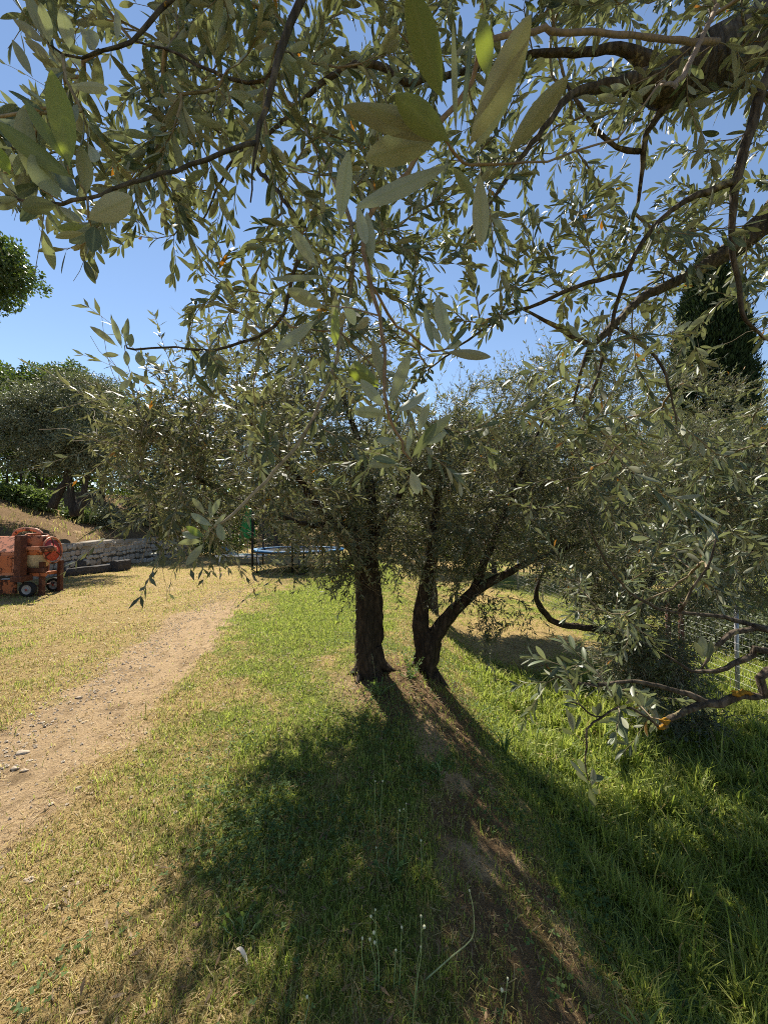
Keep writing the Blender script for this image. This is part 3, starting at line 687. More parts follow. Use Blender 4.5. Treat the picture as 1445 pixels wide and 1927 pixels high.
# leaves placed one by one: base px, tip px, width px, depths, young?
HERO = [
 (848, 268, 742, 178, 54, .285, .27, 1), (832, 192, 766, -30, 62, .27, .235, 1), (852, 268, 640, 198, 44, .30, .29, 0), (832, 256, 684, 194, 32, .295, .28, 0),
 (832, 260, 682, 298, 56, .305, .32, 0), (852, 306, 668, 390, 34, .31, .30, 0), (902, 322, 906, 466, 36, .32, .34, 0), (850, 312, 892, 372, 22, .32, .36, 0),
 (878, 284, 1012, 10, 60, .30, .225, 0), (890, 290, 985, 90, 44, .31, .26, 0), (950, 296, 1070, 142, 42, .335, .27, 0), (858, 262, 852, 40, 13, .30, .27, 0), (866, 255, 890, 50, 11, .30, .29, 0),
 (918, 150, 906, 28, 38, .44, .42, 1), (700, 500, 690, 400, 26, .6, .6, 0), (640, 420, 655, 285, 34, .56, .54, 0), (672, 380, 690, 470, 24, .56, .56, 0),
 (132, 318, 100, 132, 48, .45, .42, 1), (126, 306, 46, 184, 26, .45, .43, 1), (52, 330, 44, 200, 36, .46, .44, 0), (142, 338, -8, 236, 38, .46, .43, 1),
 (118, 376, 52, 288, 46, .47, .44, 0), (163, 368, 155, 272, 30, .48, .46, 0), (150, 372, 112, 322, 34, .49, .5, 0), (110, 386, 42, 394, 32, .47, .45, 0),
 (162, 414, 246, 368, 46, .49, .47, 0), (158, 420, 112, 388, 17, .5, .5, 0), (162, 424, 106, 428, 16, .5, .5, 1), (160, 438, 104, 446, 14, .5, .5, 0), (180, 424, 174, 474, 30, .5, .49, 0),
 (34, 366, -6, 318, 15, .46, .45, 0), (34, 370, -14, 346, 13, .46, .45, 0), (36, 374, -10, 376, 12, .46, .45, 0), (38, 376, -4, 394, 15, .46, .46, 0), (20, 330, -12, 270, 30, .45, .43, 1),
 (62, 145, 20, 70, 20, .66, .65, 0), (95, 85, 78, 5, 24, .66, .64, 0), (90, 80, 48, -20, 24, .66, .64, 0), (85, 80, 28, 38, 20, .66, .66, 0), (98, 110, 48, 78, 20, .66, .66, 0), (132, 95, 116, 12, 28, .66, .64, 0), (180, 95, 165, 55, 30, .68, .68, 0), (222, 78, 217, 18, 16, .7, .7, 0),
 (722, 722, 702, 638, 22, .55, .54, 0), (713, 730, 653, 696, 24, .55, .53, 1), (716, 726, 663, 678, 20, .55, .54, 1), (726, 768, 678, 712, 25, .54, .53, 0), (730, 779, 662, 774, 26, .54, .52, 0), (735, 757, 772, 663, 27, .54, .53, 0),
 (733, 762, 757, 700, 24, .545, .55, 0), (742, 776, 800, 736, 27, .54, .53, 0), (774, 862, 824, 793, 22, .53, .52, 0), (786, 816, 807, 758, 19, .54, .54, 0), (788, 842, 852, 780, 22, .54, .54, 0), (796, 838, 840, 814, 18, .54, .55, 0),
 (773, 884, 787, 932, 23, .53, .53, 0), (752, 874, 688, 876, 13, .53, .52, 0), (750, 872, 700, 860, 15, .53, .52, 0), (747, 829, 708, 828, 17, .54, .53, 0), (751, 832, 751, 866, 5, .54, .54, 0),
 (597, 600, 514, 662, 25, .75, .73, 0), (612, 580, 538, 543, 30, .74, .72, 0), (616, 520, 508, 526, 13, .75, .74, 0), (632, 575, 630, 652, 20, .74, .74, 1), (650, 560, 668, 612, 22, .74, .74, 0), (600, 500, 570, 480, 18, .75, .75, 0), (596, 500, 548, 430, 28, .72, .7, 0),
 (845, 652, 824, 552, 29, .65, .64, 0), (848, 652, 880, 610, 13, .65, .64, 0), (838, 662, 924, 672, 21, .64, .62, 0), (818, 660, 800, 576, 20, .65, .65, 0), (830, 650, 812, 610, 16, .65, .65, 0), (836, 658, 870, 640, 14, .65, .65, 0),
 (222, 652, 170, 614, 14, .84, .83, 0), (230, 655, 211, 598, 13, .84, .83, 0), (236, 650, 242, 598, 11, .84, .83, 0), (226, 668, 192, 668, 11, .84, .84, 0), (245, 655, 250, 628, 14, .85, .85, 0), (262, 660, 268, 690, 18, .85, .85, 0), (245, 712, 210, 688, 12, .84, .84, 0), (246, 714, 224, 732, 14, .84, .84, 0), (250, 708, 262, 722, 11, .84, .84, 0), (252, 706, 287, 722, 13, .84, .84, 0), (240, 690, 238, 660, 12, .84, .84, 0), (275, 680, 296, 672, 14, .85, .86, 0),
 (384, 1022, 350, 1064, 17, .95, .94, 0), (386, 968, 362, 936, 13, .95, .94, 0), (400, 990, 358, 966, 16, .95, .94, 0), (396, 975, 414, 938, 12, .95, .95, 0), (398, 980, 396, 942, 8, .95, .95, 0), (412, 982, 420, 1018, 18, .95, .95, 0), (384, 1008, 342, 1004, 18, .95, .94, 0), (382, 1018, 335, 1022, 14, .95, .94, 0), (390, 1000, 380, 975, 16, .95, .95, 0), (402, 990, 425, 966, 9, .95, .94, 0), (386, 1012, 350, 990, 15, .95, .94, 1),
 (1108, 1480, 1118, 1521, 14, 1.2, 1.19, 0), (1100, 1460, 1070, 1430, 9, 1.2, 1.2, 0), (1104, 1458, 1084, 1424, 12, 1.2, 1.2, 0), (1106, 1475, 1082, 1452, 10, 1.2, 1.2, 0), (1108, 1468, 1136, 1462, 13, 1.2, 1.2, 0), (1112, 1480, 1118, 1445, 12, 1.2, 1.2, 0), (1112, 1484, 1126, 1492, 11, 1.2, 1.2, 0),
 (1078, 1382, 1056, 1370, 10, 1.2, 1.2, 0), (1078, 1378, 1072, 1340, 15, 1.2, 1.2, 0), (1082, 1374, 1094, 1346, 7, 1.2, 1.2, 0), (1080, 1376, 1064, 1330, 9, 1.2, 1.2, 0), (1122, 1348, 1130, 1322, 11, 1.2, 1.2, 0), (1088, 1326, 1062, 1308, 10, 1.2, 1.2, 0), (1088, 1330, 1058, 1326, 8, 1.2, 1.2, 0), (1122, 1346, 1114, 1328, 9, 1.2, 1.2, 0),
 (1325, 1238, 1320, 1196, 16, 1.3, 1.3, 0), (1330, 1242, 1338, 1205, 12, 1.3, 1.3, 0), (1322, 1240, 1306, 1206, 12, 1.3, 1.3, 0), (1208, 1330, 1204, 1302, 12, 1.24, 1.24, 0), (1210, 1332, 1232, 1312, 9, 1.24, 1.24, 0), (1206, 1330, 1190, 1310, 9, 1.24, 1.24, 0),
]
def hero(mb, rows):
    B, D, Nn, L, W = [], [], [], [], []
    for (bx, by, tx, ty, w, d0, d1, y) in rows:
        p0 = P(bx, by, d0); p1 = P(tx, ty, d1); dv = p1-p0; l = np.linalg.norm(dv)
        view = unit((p0+p1)/2-EYE)
        n0 = unit(view - unit(dv)*(view @ unit(dv)))          # facing away from the camera: the underside shows
        s0 = np.cross(n0, unit(dv))
        if n0[2] < -0.1 : n0 = -n0
        if (bx, by) in ((774, 862), (750, 872), (866, 255), (848, 652), (1108, 1480)): n0 = -n0
        a = rng.normal(0, 0.38)
        B.append(p0); D.append(dv); Nn.append(n0*math.cos(a)+s0*math.sin(a)); L.append(l); W.append(0.88*w/FPX*(d0+d1)/2/max(0.75, math.cos(a)))
    n = len(B)
    if n: add_leaves(mb, np.array(B), np.array(D), np.array(Nn), np.array(L), np.array(W), rng.normal(0.04, 0.09, n), rng.uniform(0.1, 0.95, n), 'hi', 0.3)
hero(fl, [h for h in HERO if h[7] == 0]); hero(fly, [h for h in HERO if h[7] == 1])
for (a, c, r0) in [((402, 992, .95), (384, 1020, .95), .0012), ((235, 650, .84), (248, 710, .84), .001), ((640, 500, .74), (600, 600, .745), .0016), ((716, 595, .56), (612, 575, .74), .0016), ((1104, 1400, 1.2), (1080, 1380, 1.2), .0012), ((1106, 1465, 1.2), (1112, 1486, 1.2), .001), ((165, 372, .48), (172, 425, .5), .0014), ((120, 380, .47), (60, 330, .46), .001), ((150, 345, .47), (165, 372, .48), .0012), ((128, 312, .45), (150, 345, .47), .001)]:
    tw.tube([P(*a), (P(*a)+P(*c))/2+rng.normal(0, 0.004, 3), P(*c)], [r0, r0*0.8, r0*0.6], 6)
cr = fl.build('crown', M['leaf'], fore, fo)
yl = fly.build('young_leaves', M['leaf_young'], fore, fo); yl['label'] = 'bright yellow-green backlit young leaves'
tw.build('twigs', M['twig'], fore, fo)
# small unripe olives in the left spray
om = MB(); om.blob((0, 0, 0), (0.0042, 0.0042, 0.0055), 2, 0.05, 8, 10); op = om.build('olive_fruit', M['fruit'], fore)
cand = np.flatnonzero(inside[keep] & (qx[keep] < 700) & (qy[keep] < 620) & (qd[keep] > 0.55))
pick = rng.choice(cand, 55, replace=False)
for k, i in enumerate(pick):
    o = op if k == 0 else op.copy()
    if k: COL.objects.link(o)
    o.parent = fore; o.location = LB[i]-fo+np.array([0, 0, -0.012])+rng.normal(0, 0.004, 3)
    o.scale = (float(rng.uniform(0.8, 1.2)),)*3

# ------------------------------------------------------------------ generic crowns
def ell_points(n, ells, r, shell=0.35):
    w = np.array([e[1][0]*e[1][1]*e[1][2]*(e[2] if len(e) > 2 else 1) for e in ells]); w = w/w.sum()
    out = []
    for k in r.choice(len(ells), n, p=w):
        c, s = ells[k][0], ells[k][1]
        v = unit(r.normal(0, 1, 3)); rad = (shell+(1-shell)*r.random())**0.6*(1.0 if r.random() < 0.8 else r.uniform(1.0, 1.28))
        out.append(np.asarray(c)+v*np.asarray(s)*rad)
    return np.array(out)
def olive(name_label, base, trunks, ells, n, cat='tree', leafL=0.058, pairs=11, shoot=0.30, seed=1, kind='lo', mat='leaf_mid', bark='bark', group=None, side=4, bare=0.25, twr=0.0021, twmat='twig_pale'):
    r = np.random.default_rng(seed)
    root = empty('olive_tree', base, name_label, cat, group)
    t = Tree()
    for k, (pts, rad, isroot) in enumerate(trunks):
        q, rr = smooth_line(pts, rad, 0.07)
        b = MB(); q = q+r.normal(0, 0.004, q.shape); b.tube(q, rr, 22 if isroot else 12, 0.34 if isroot else 0.18, seed*10+k)
        b.build('trunk' if isroot else 'branch', M[bark], root, base)
        q2 = q[int(len(q)*0.45)::2] if isroot else q[::2]
        t.limb(q2)
    t.grow(ell_points(n, ells, r), 0.10, 0.06, 0.018, 0.03)
    tb = MB(); make_twigs(t, tb, twr, 4, 0.45, 0.03)
    p0, a0 = [], []
    for c in t.chains:
        pts = t.P[c]; ax0 = unit(pts[-1]-pts[-2])
        for k in range(side+1):
            i = len(pts)-1 if k == 0 else max(1, len(pts)-1-int(r.integers(0, 6)))
            p0.append(pts[i]); a0.append(ax0*(0.9 if k == 0 else 0.6)+r.normal(0, 0.5, 3)+np.array([0, 0, 0.22 if pts[i][2] > 1.9 else -0.12]))
    S = vshoots(np.array(p0), np.array(a0), shoot*r.uniform(0.45, 1.35, (len(p0), 1)), r); vtubes(tb, S, twr*0.8, twr*0.45)
    nb = int(len(p0)*bare); ib = r.integers(0, len(p0), nb)
    vtubes(tb, vshoots(np.array(p0)[ib], np.array(a0)[ib]+r.normal(0, 0.6, (nb, 3)), r.uniform(0.25, 0.6, (nb, 1)), r, 7, 0.22, 0.02), twr, twr*0.5)
    tb.build('twigs', M[twmat], root, base)
    B_, D_, N_, L_ = vleaves(S, pairs, leafL, r)
    f = MB(); add_leaves(f, B_, D_, N_, L_, L_*r.uniform(0.22, 0.31, len(L_)), r.normal(0.1, 0.18, len(L_)), r.random(len(L_)), kind)
    f.build('crown', M[mat], root, base)
    return root, t
def G(px, py, d):                     # ground point under a pixel column at depth d
    p = P(px, py, d); p[2] = float(gz(p[0], p[1])); return p

# olive A: straight thick trunk
A0 = G(697, 1275, 3.9)
olA, tA = olive('olive tree with thick straight dark trunk standing on the bank crest', A0,
  [([A0+[0.02, 0, -0.12], A0+[0.0, 0, 0.05], P(693, 1200, 3.9), P(692, 1120, 3.9), P(688, 1060, 3.9), P(672, 1020, 3.9), P(650, 985, 3.9)], [0.17, 0.145, 0.128, 0.12, 0.108, 0.09, 0.06], True),
   ([P(690, 1070, 3.9), P(640, 1000, 3.85), P(600, 955, 3.8), P(560, 900, 3.75), P(480, 800, 2.9), P(420, 740, 2.2)], [0.065, 0.045, 0.038, 0.032, 0.02, 0.01], False),
   ([P(690, 1060, 3.9), P(700, 980, 4.0), P(690, 880, 4.05), P(650, 760, 4.1), P(610, 650, 4.15)], [0.07, 0.055, 0.04, 0.025, 0.01], False),
   ([P(690, 1050, 3.9), P(725, 980, 3.9), P(770, 900, 3.95), P(800, 830, 4.0)], [0.055, 0.038, 0.026, 0.01], False),
   ([P(655, 990, 3.9), P(570, 985, 3.2), P(470, 950, 2.5), P(350, 890, 1.95)], [0.04, 0.022, 0.013, 0.006], False)],
  [(P(600, 850, 3.8), (0.85, 0.7, 0.75)), (P(480, 850, 3.7), (0.55, 0.5, 0.45), 0.55), (P(430, 790, 2.05), (0.42, 0.32, 0.36), 2.2), (P(610, 700, 4.1), (0.8, 0.7, 0.7)), (P(480, 680, 3.8), (0.65, 0.6, 0.5), 0.7), (P(740, 870, 4.0), (0.6, 0.7, 0.6)), (P(300, 860, 1.95), (0.34, 0.3, 0.30), 3.4), (P(360, 930, 2.0), (0.30, 0.28, 0.2), 3.0), (P(640, 1010, 3.7), (0.6, 0.5, 0.34), 1.5), (P(470, 930, 2.1), (0.36, 0.3, 0.2), 2.2), (P(570, 1080, 3.5), (0.45, 0.35, 0.2), 0.5), (P(710, 1070, 3.6), (0.4, 0.3, 0.2), 1.0)],
  430, seed=101, shoot=0.37)
# two thin suckers at the foot of the trunk
for (bx, by, tx, ty) in [(668, 1262, 668, 1130), (706, 1285, 700, 1235)]:
    p0 = P(bx, by, 3.72); p0[2] = float(gz(p0[0], p0[1])); p1 = P(tx, ty, 3.7)
    sb = MB(); pts = [p0, p0*0.6+p1*0.4+rng.normal(0, 0.015, 3), p0*0.25+p1*0.75+rng.normal(0, 0.015, 3), p1]
    q, _ = smooth_line(pts, None, 0.06); sb.tube(q, np.linspace(0.004, 0.0015, len(q)), 5)
    B_, D_, N_, L_ = map(np.array, shoot_leaves(q, 0.05, 0.05, 0.05, 55, 0.0))
    so = sb.build('sucker_shoot', M['twig'], olA, A0)
    f = MB(); add_leaves(f, B_, D_, N_, L_, L_*0.25, np.zeros(len(L_)), rng.random(len(L_)), 'mid'); f.build('leaves', M['leaf_mid'], so, A0)
# olive B: low fork
B0 = G(803, 1300, 4.15)
fk = P(803, 1215, 4.1)
olB, tB = olive('olive tree with low forked black trunk, growing on the grassy slope', B0,
  [([B0+[0.0, 0, -0.15], B0+[0, 0, 0.06], P(802, 1255, 4.12), fk, P(800, 1185, 4.1)], [0.16, 0.13, 0.115, 0.125, 0.08], True),
   ([fk+[-0.03, 0, 0], P(793, 1165, 4.1), P(801, 1110, 4.1), P(813, 1050, 4.1), P(817, 990, 4.1), P(830, 900, 4.2), P(850, 800, 4.3)], [0.095, 0.082, 0.07, 0.06, 0.048, 0.03, 0.01], False),
   ([fk+[0.03, 0, -0.02], P(826, 1185, 4.08), P(855, 1150, 4.05), P(890, 1115, 4.0), P(940, 1085, 3.95), P(1010, 1050, 3.95), P(1100, 1020, 3.95)], [0.095, 0.085, 0.068, 0.055, 0.04, 0.028, 0.012], False),
   ([P(890, 1115, 4.0), P(930, 1010, 4.1), P(980, 890, 4.2), P(1030, 770, 4.3)], [0.045, 0.038, 0.025, 0.01], False)],
  [(P(880, 870, 4.3), (0.7, 0.8, 0.6)), (P(1010, 850, 4.3), (0.75, 0.8, 0.7)), (P(980, 1000, 4.0), (0.8, 0.7, 0.45), 1.3), (P(850, 1020, 4.0), (0.55, 0.6, 0.45), 1.2), (P(1100, 930, 4.0), (0.65, 0.6, 0.6)), (P(940, 1160, 3.8), (0.34, 0.3, 0.24), 0.8), (P(780, 960, 4.2), (0.5, 0.6, 0.5)), (P(850, 1090, 3.8), (0.4, 0.3, 0.2), 1.0), (P(1060, 730, 4.8), (0.75, 0.6, 0.42), 1.0), (P(900, 760, 4.6), (0.5, 0.5, 0.35), 0.6), (P(1190, 690, 5.0), (0.65, 0.5, 0.55), 1.1)],
  500, seed=102, shoot=0.37, bare=0.4)
# olive C: behind the lower right branches
C0 = G(1205, 1330, 5.04)
olC, tC = olive('olive tree with low dense dark crown sweeping down to the lower lawn before the fence', C0,
  [([C0+[0, 0, -0.15], C0+[0, 0, 0.05], P(1203, 1270, 5.04), P(1198, 1200, 5.04), P(1190, 1120, 5.04)], [0.18, 0.13, 0.105, 0.095, 0.08], True),
   ([P(1200, 1215, 5.04), P(1150, 1190, 4.82), P(1095, 1180, 4.65), P(1045, 1172, 4.54), P(1015, 1140, 4.48), P(1008, 1110, 4.48), P(1030, 1060, 4.48)], [0.07, 0.05, 0.04, 0.036, 0.034, 0.022, 0.008], False),
   ([P(1192, 1130, 5.04), P(1170, 1040, 5.38), P(1180, 940, 5.46), P(1200, 820, 5.78)], [0.07, 0.05, 0.03, 0.012], False),
   ([P(1192, 1130, 5.04), P(1270, 1040, 5.49), P(1350, 960, 5.57), P(1430, 860, 5.88)], [0.06, 0.042, 0.028, 0.01], False),
   ([P(1200, 1230, 5.04), P(1240, 1240, 4.70), P(1290, 1290, 4.42), P(1330, 1360, 4.26)], [0.04, 0.03, 0.018, 0.008], False)],
  [(P(1180, 930, 5.67), (1.1, 0.8, 0.8)), (P(1340, 900, 5.88), (1.1, 0.8, 0.85)), (P(1230, 1080, 4.70), (0.95, 0.7, 0.5), 1.3), (P(1110, 1080, 4.59), (0.6, 0.6, 0.4)), (P(1215, 1230, 4.59), (0.6, 0.45, 0.36), 2.5), (P(1275, 1320, 4.37), (0.45, 0.35, 0.30), 3.0), (P(1400, 1060, 5.60), (0.7, 0.6, 0.55), 1.0), (P(1460, 900, 5.88), (0.8, 0.8, 0.9)), (P(1300, 760, 6.09), (1.0, 0.6, 0.55), 0.6)],
  1000, seed=103, shoot=0.37, bare=0.6)
# roots and flare at the feet of the two trunks
def roots(parent, base, n, R, seed):
    r = np.random.default_rng(seed); b = MB()
    for k in range(n):
        a = k*2*math.pi/n+r.normal(0, 0.25); o = np.array([math.cos(a), math.sin(a), 0]); pts = []
        for t, h in ((0.25, 0.26), (0.55, 0.10), (1.0, 0.03), (1.7, -0.02)):
            p = base+o*R*t+r.normal(0, 0.012, 3); p[2] = float(gz(p[0], p[1]))+h if t > 0.3 else base[2]+h; pts.append(p)
        q, rr = smooth_line(pts, [0.07, 0.06, 0.036, 0.014], 0.03); b.tube(q, rr, 12, 0.25, seed+k)
    b.build('roots', M['bark'], parent, base)
roots(olA, A0, 6, 0.16, 7); roots(olB, B0, 5, 0.14, 8)

# ------------------------------------------------------------------ background trees
def leafcloud(mb, cents, rad, per, L, r, wr=0.45, kind='q', upb=0.5, flat=1.0):
    n = len(cents)*per
    c = np.repeat(cents, per, 0)
    off = unit(r.normal(0, 1, (n, 3)))*(rad*r.random((n, 1))**0.45)*np.array([1, 1, flat])
    d = unit(off+r.normal(0, rad*0.6, (n, 3))); nn = r.normal(0, 0.6, (n, 3))+np.array([0, 0, upb])
    l = L*r.uniform(0.6, 1.25, n)
    add_leaves(mb, c+off, d, nn, l, l*wr, r.normal(0.1, 0.2, n), r.random(n), kind)
def bgtree(name, label, base, h, ells, nc, per, L, rad, mat, seed, trunk_r=0.18, group=None, wr=0.45, trunks=None, twr=0.006):
    r = np.random.default_rng(seed)
    base = np.asarray(base, float)
    root = empty(name, base, label, 'tree', group)
    t = Tree()
    specs = trunks or [[base+[0, 0, -0.2], base+[0.05*r.normal(), 0.05, h*0.18], base+[0.1*r.normal(), 0, h*0.4], base+[0.2*r.normal(), 0.1*r.normal(), h*0.75]]]
    for k, pts in enumerate(specs):
        q, rr = smooth_line(pts, list(np.linspace(trunk_r, trunk_r*0.3, len(pts))), 0.2)
        b = MB(); b.tube(q+r.normal(0, 0.01, q.shape), rr, 12, 0.2, seed+k); b.build('trunk', M['bark_far'], root, base)
        t.limb(q[len(q)//3::2] if len(q) > 6 else q)
    C = ell_points(nc, ells, r, 0.25)
    t.grow(C, 0.3, 0.06, 0.05, 0.02)
    tb = MB(); make_twigs(t, tb, twr, 4, 0.45, trunk_r*0.6); tb.build('twigs', M['bark_far'], root, base)
    f = MB(); leafcloud(f, C, rad, per, L, r, wr); f.build('crown', M[mat], root, base)
    return root
# olive D on the left bank, three stems
D0 = np.array(P(140, 965, 13.5)); D0[2] = float(gz(D0[0], D0[1]))
bgtree('olive_tree', 'grey-green olive tree with leaning dark trunks on the dry bank above the stone wall', D0, 4,
  [(P(125, 790, 13.5), (2.1, 1.6, 1.2)), (P(90, 850, 13.3), (1.7, 1.4, 0.8)), (P(190, 850, 13.3), (1.4, 1.4, 0.9)), (P(60, 780, 13.8), (1.2, 1.2, 0.9)), (P(150, 730, 13.8), (1.3, 1.2, 0.6))],
  640, 110, 0.10, 0.24, 'leaf_grey', 201, 0.14, wr=0.34,
  trunks=[[P(98, 955, 13.4), P(112, 925, 13.4), P(128, 890, 13.4), P(120, 830, 13.5), P(90, 780, 13.5)], [P(140, 970, 13.3), P(135, 930, 13.4), P(130, 880, 13.4), P(140, 800, 13.6)], [P(148, 970, 13.2), P(158, 930, 13.2), P(165, 895, 13.3), P(195, 830, 13.4)]], twr=0.005)
# oak, far left edge
bgtree('oak_tree', 'tall dark oak at the left edge, crown reaching above the other trees', G(-130, 960, 15.5), 11,
  [(P(-110, 500, 15.5), (3.0, 2.5, 1.75)), (P(-70, 490, 15.0), (2.3, 2, 1.4)), (P(-110, 760, 15.5), (3.0, 2.4, 2.3)), (P(-40, 780, 15.3), (1.5, 1.6, 1.8)), (P(-160, 620, 16), (2.0, 2, 2))],
  700, 100, 0.15, 0.34, 'leaf_oak', 202, 0.35, wr=0.6)
# row of trees behind
ROW = [
 ('olive_tree', 'small olive tree on the lower lawn, half hidden straight behind the forked trunk', 812, 9.0, [(840, 880, 1.3, 1.0), (900, 860, 1.4, 1.1), (870, 950, 1.5, 0.6), (960, 900, 1.0, 0.8)], 'leaf_grey', 0.075, 0.28),
 ('broadleaf_tree', 'loose broadleaf tree with twiggy top behind the bank olive', 70, 22, [(85, 790, 3.0, 2.2), (130, 760, 2.2, 1.9), (125, 715, 1.0, 1.0), (40, 740, 1.6, 1.6)], 'leaf_oak', 0.13, 0.5),
 ('broadleaf_tree', 'fresh green broadleaf tree right of the twiggy-topped one', 190, 21, [(180, 800, 2.2, 2.0), (205, 760, 1.2, 1.0), (250, 800, 1.6, 1.3)], 'leaf_green', 0.11, 0.4),
 ('olive_tree', 'far olive tree closing the lawn left of the green parasol', 330, 20, [(300, 860, 2.0, 2.4), (380, 830, 2.2, 2.4), (290, 790, 1.3, 1.2), (330, 960, 2.2, 1.2)], 'leaf_grey', 0.10, 0.35),
 ('olive_tree', 'far olive tree behind the trampoline', 520, 21, [(470, 840, 2.4, 2.3), (560, 850, 2.4, 2.4), (520, 780, 1.8, 1.6), (540, 950, 2.6, 1.3)], 'leaf_grey', 0.10, 0.35),
 ('olive_tree', 'far olive tree seen past the straight trunk and the fork', 730, 22, [(680, 860, 2.2, 2.2), (760, 870, 2.4, 2.0), (720, 960, 2.8, 1.4)], 'leaf_grey', 0.10, 0.35),
 ('olive_tree', 'far olive tree filling the gap right of the fork', 930, 19, [(880, 870, 2.0, 1.8), (960, 860, 2.2, 2.0), (930, 960, 2.6, 1.5)], 'leaf_grey', 0.10, 0.35),
 ('olive_tree', 'far olive tree beyond the fence, left of the cypress foot', 1120, 15, [(1080, 880, 1.9, 1.7), (1170, 860, 1.9, 1.9), (1130, 980, 2.3, 1.5)], 'leaf_grey', 0.09, 0.33),
 ('olive_tree', 'olive tree beyond the fence in front of the cypress', 1330, 10.5, [(1290, 900, 1.5, 1.5), (1390, 880, 1.6, 1.5), (1330, 1010, 1.8, 1.1)], 'leaf_grey', 0.08, 0.3),
 ('olive_tree', 'olive tree beyond the fence at the right edge', 1530, 9.5, [(1480, 900, 1.5, 1.5), (1560, 860, 1.6, 1.6), (1500, 1010, 1.6, 1.0)], 'leaf_grey', 0.08, 0.3),
]
for k, (nm, lab, px, d, es, mat, L, rad) in enumerate(ROW):
    bs = G(px, 1000, d)
    ee = [(P(ex_, ey_, d+rng.normal(0, 0.4)), (rx, rx*0.8, rz)) for ex_, ey_, rx, rz in es]
    bgtree(nm, lab, bs, 3.5, ee, 520, 120, L*1.35, rad*0.85, mat, 300+k, 0.16, 'trees closing the garden behind', wr=0.36 if mat == 'leaf_grey' else 0.55)
# cypress
def cypress():
    r = np.random.default_rng(77); d = 14.0
    base = G(1345, 1000, d); root = empty('cypress_tree', base, 'tall narrow dark cypress rising behind the right-hand olives', 'tree')
    top = float(P(1335, 478, d)[2]); h = top-base[2]
    b = MB(); b.tube([base+[0, 0, -0.2], base+[0, 0, h*0.3], base+[0.05, 0, h*0.9]], [0.22, 0.17, 0.03], 10, 0.1, 4); b.build('trunk', M['bark_far'], root, base)
    n = 2600; t = r.random(n)**0.85; ang = r.uniform(0, 2*math.pi, n)
    prof = 0.78*np.interp(t, [0, 0.06, 0.25, 0.5, 0.75, 0.92, 1], [0.6, 1.15, 1.55, 1.55, 1.25, 0.7, 0.08])
    rr = prof*(0.55+0.47*r.random(n)**0.5)*(0.86+0.26*fbm(ang*1.5, t*9, 5))
    C = np.stack([base[0]+np.cos(ang)*rr, base[1]+np.sin(ang)*rr, base[2]+0.4+t*(h-0.4)], 1)
    f = MB(); per = 40; c = np.repeat(C, per, 0); N_ = len(c); out = np.repeat(np.stack([np.cos(ang), np.sin(ang), np.full(n, 1.6)], 1), per, 0)
    dd = unit(out+r.normal(0, 0.5, (N_, 3))); l = r.uniform(0.10, 0.24, N_)
    add_leaves(f, c+r.normal(0, 0.13, (N_, 3)), dd, r.normal(0, 1, (N_, 3)), l, l*0.28, r.normal(0, 0.1, N_), r.random(N_), 'q')
    f.build('crown', M['leaf_cypress'], root, base)
cypress()
# distant wood closing the view, reads as one mass
def wood():
    r = np.random.default_rng(88); n = 3600
    a = r.uniform(-1.05, 1.05, n); rad = r.uniform(27, 40, n); x = np.sin(a)*rad*1.15; y = np.cos(a)*rad
    top = 2.6+3.4*fbm(a*7, rad*0.1, 14)
    C = np.stack([x, y, gz(x, y)+top*r.random(n)**0.7], 1)
    f = MB(); leafcloud(f, C, 0.85, 46, 0.30, r, 0.5); tag(f.build('woodland', M['leaf_oak']), 'dark far-off wood closing the view behind the garden trees', kind='stuff')
wood()
# leafy bushes on the left bank
def bush(label, px, py, d, s, mat, seed, per=130, L=0.13, group=None, nc=34, wr=0.5, name='bush'):
    r = np.random.default_rng(seed); p = P(px, py, d); base = np.array([p[0], p[1], float(gz(p[0], p[1]))])
    root = empty(name, base, label, 'bush', group)
    C = base+[0, 0, s*0.35]+unit(r.normal(0, 1, (nc, 3)))*np.array([s, s*0.7, s*0.5])*r.random((nc, 1))**0.5
    C[:, 2] = np.maximum(C[:, 2], base[2]+0.05)
    st = MB()
    for c in C: st.tube([base+[r.normal(0, 0.05), r.normal(0, 0.05), -0.03], (base+c)/2+r.normal(0, 0.04, 3), c], [0.012, 0.009, 0.004], 4, caps=False)
    st.build('stems', M['bark_far'], root, base)
    f = MB(); leafcloud(f, C, s*0.42, per, L, r, wr); f.build('foliage', M[mat], root, base)
bush('bright green leafy bush on the bank at the left edge', 22, 930, 14.5, 0.6, 'leaf_green', 401)
bush('bright green leafy bush left of the leaning trunks', 72, 925, 14.8, 0.65, 'leaf_green', 402)
bush('bright green bush between the leaning trunks', 145, 945, 15.2, 0.5, 'leaf_green', 403, nc=14)
bush('grey-green scrub at the top of the wall right of the bank olive', 190, 960, 16, 0.8, 'leaf_grey', 404, L=0.09)
bush('dark scrub over the far end of the stone wall', 268, 980, 19, 1.2, 'leaf_grey', 405, nc=34, L=0.1)
bush('low dark bush behind the sun lounger', 415, 1000, 19.5, 1.3, 'leaf_oak', 406, nc=34, L=0.12)
bush('dark scrub behind the wire fence near its post', 1330, 1120, 8.2, 0.9, 'leaf_grey', 407, nc=30, L=0.08)
bush('tangled scrub beyond the fence at the right edge', 1450, 1150, 7.2, 0.9, 'leaf_grey', 408, nc=30, L=0.08)
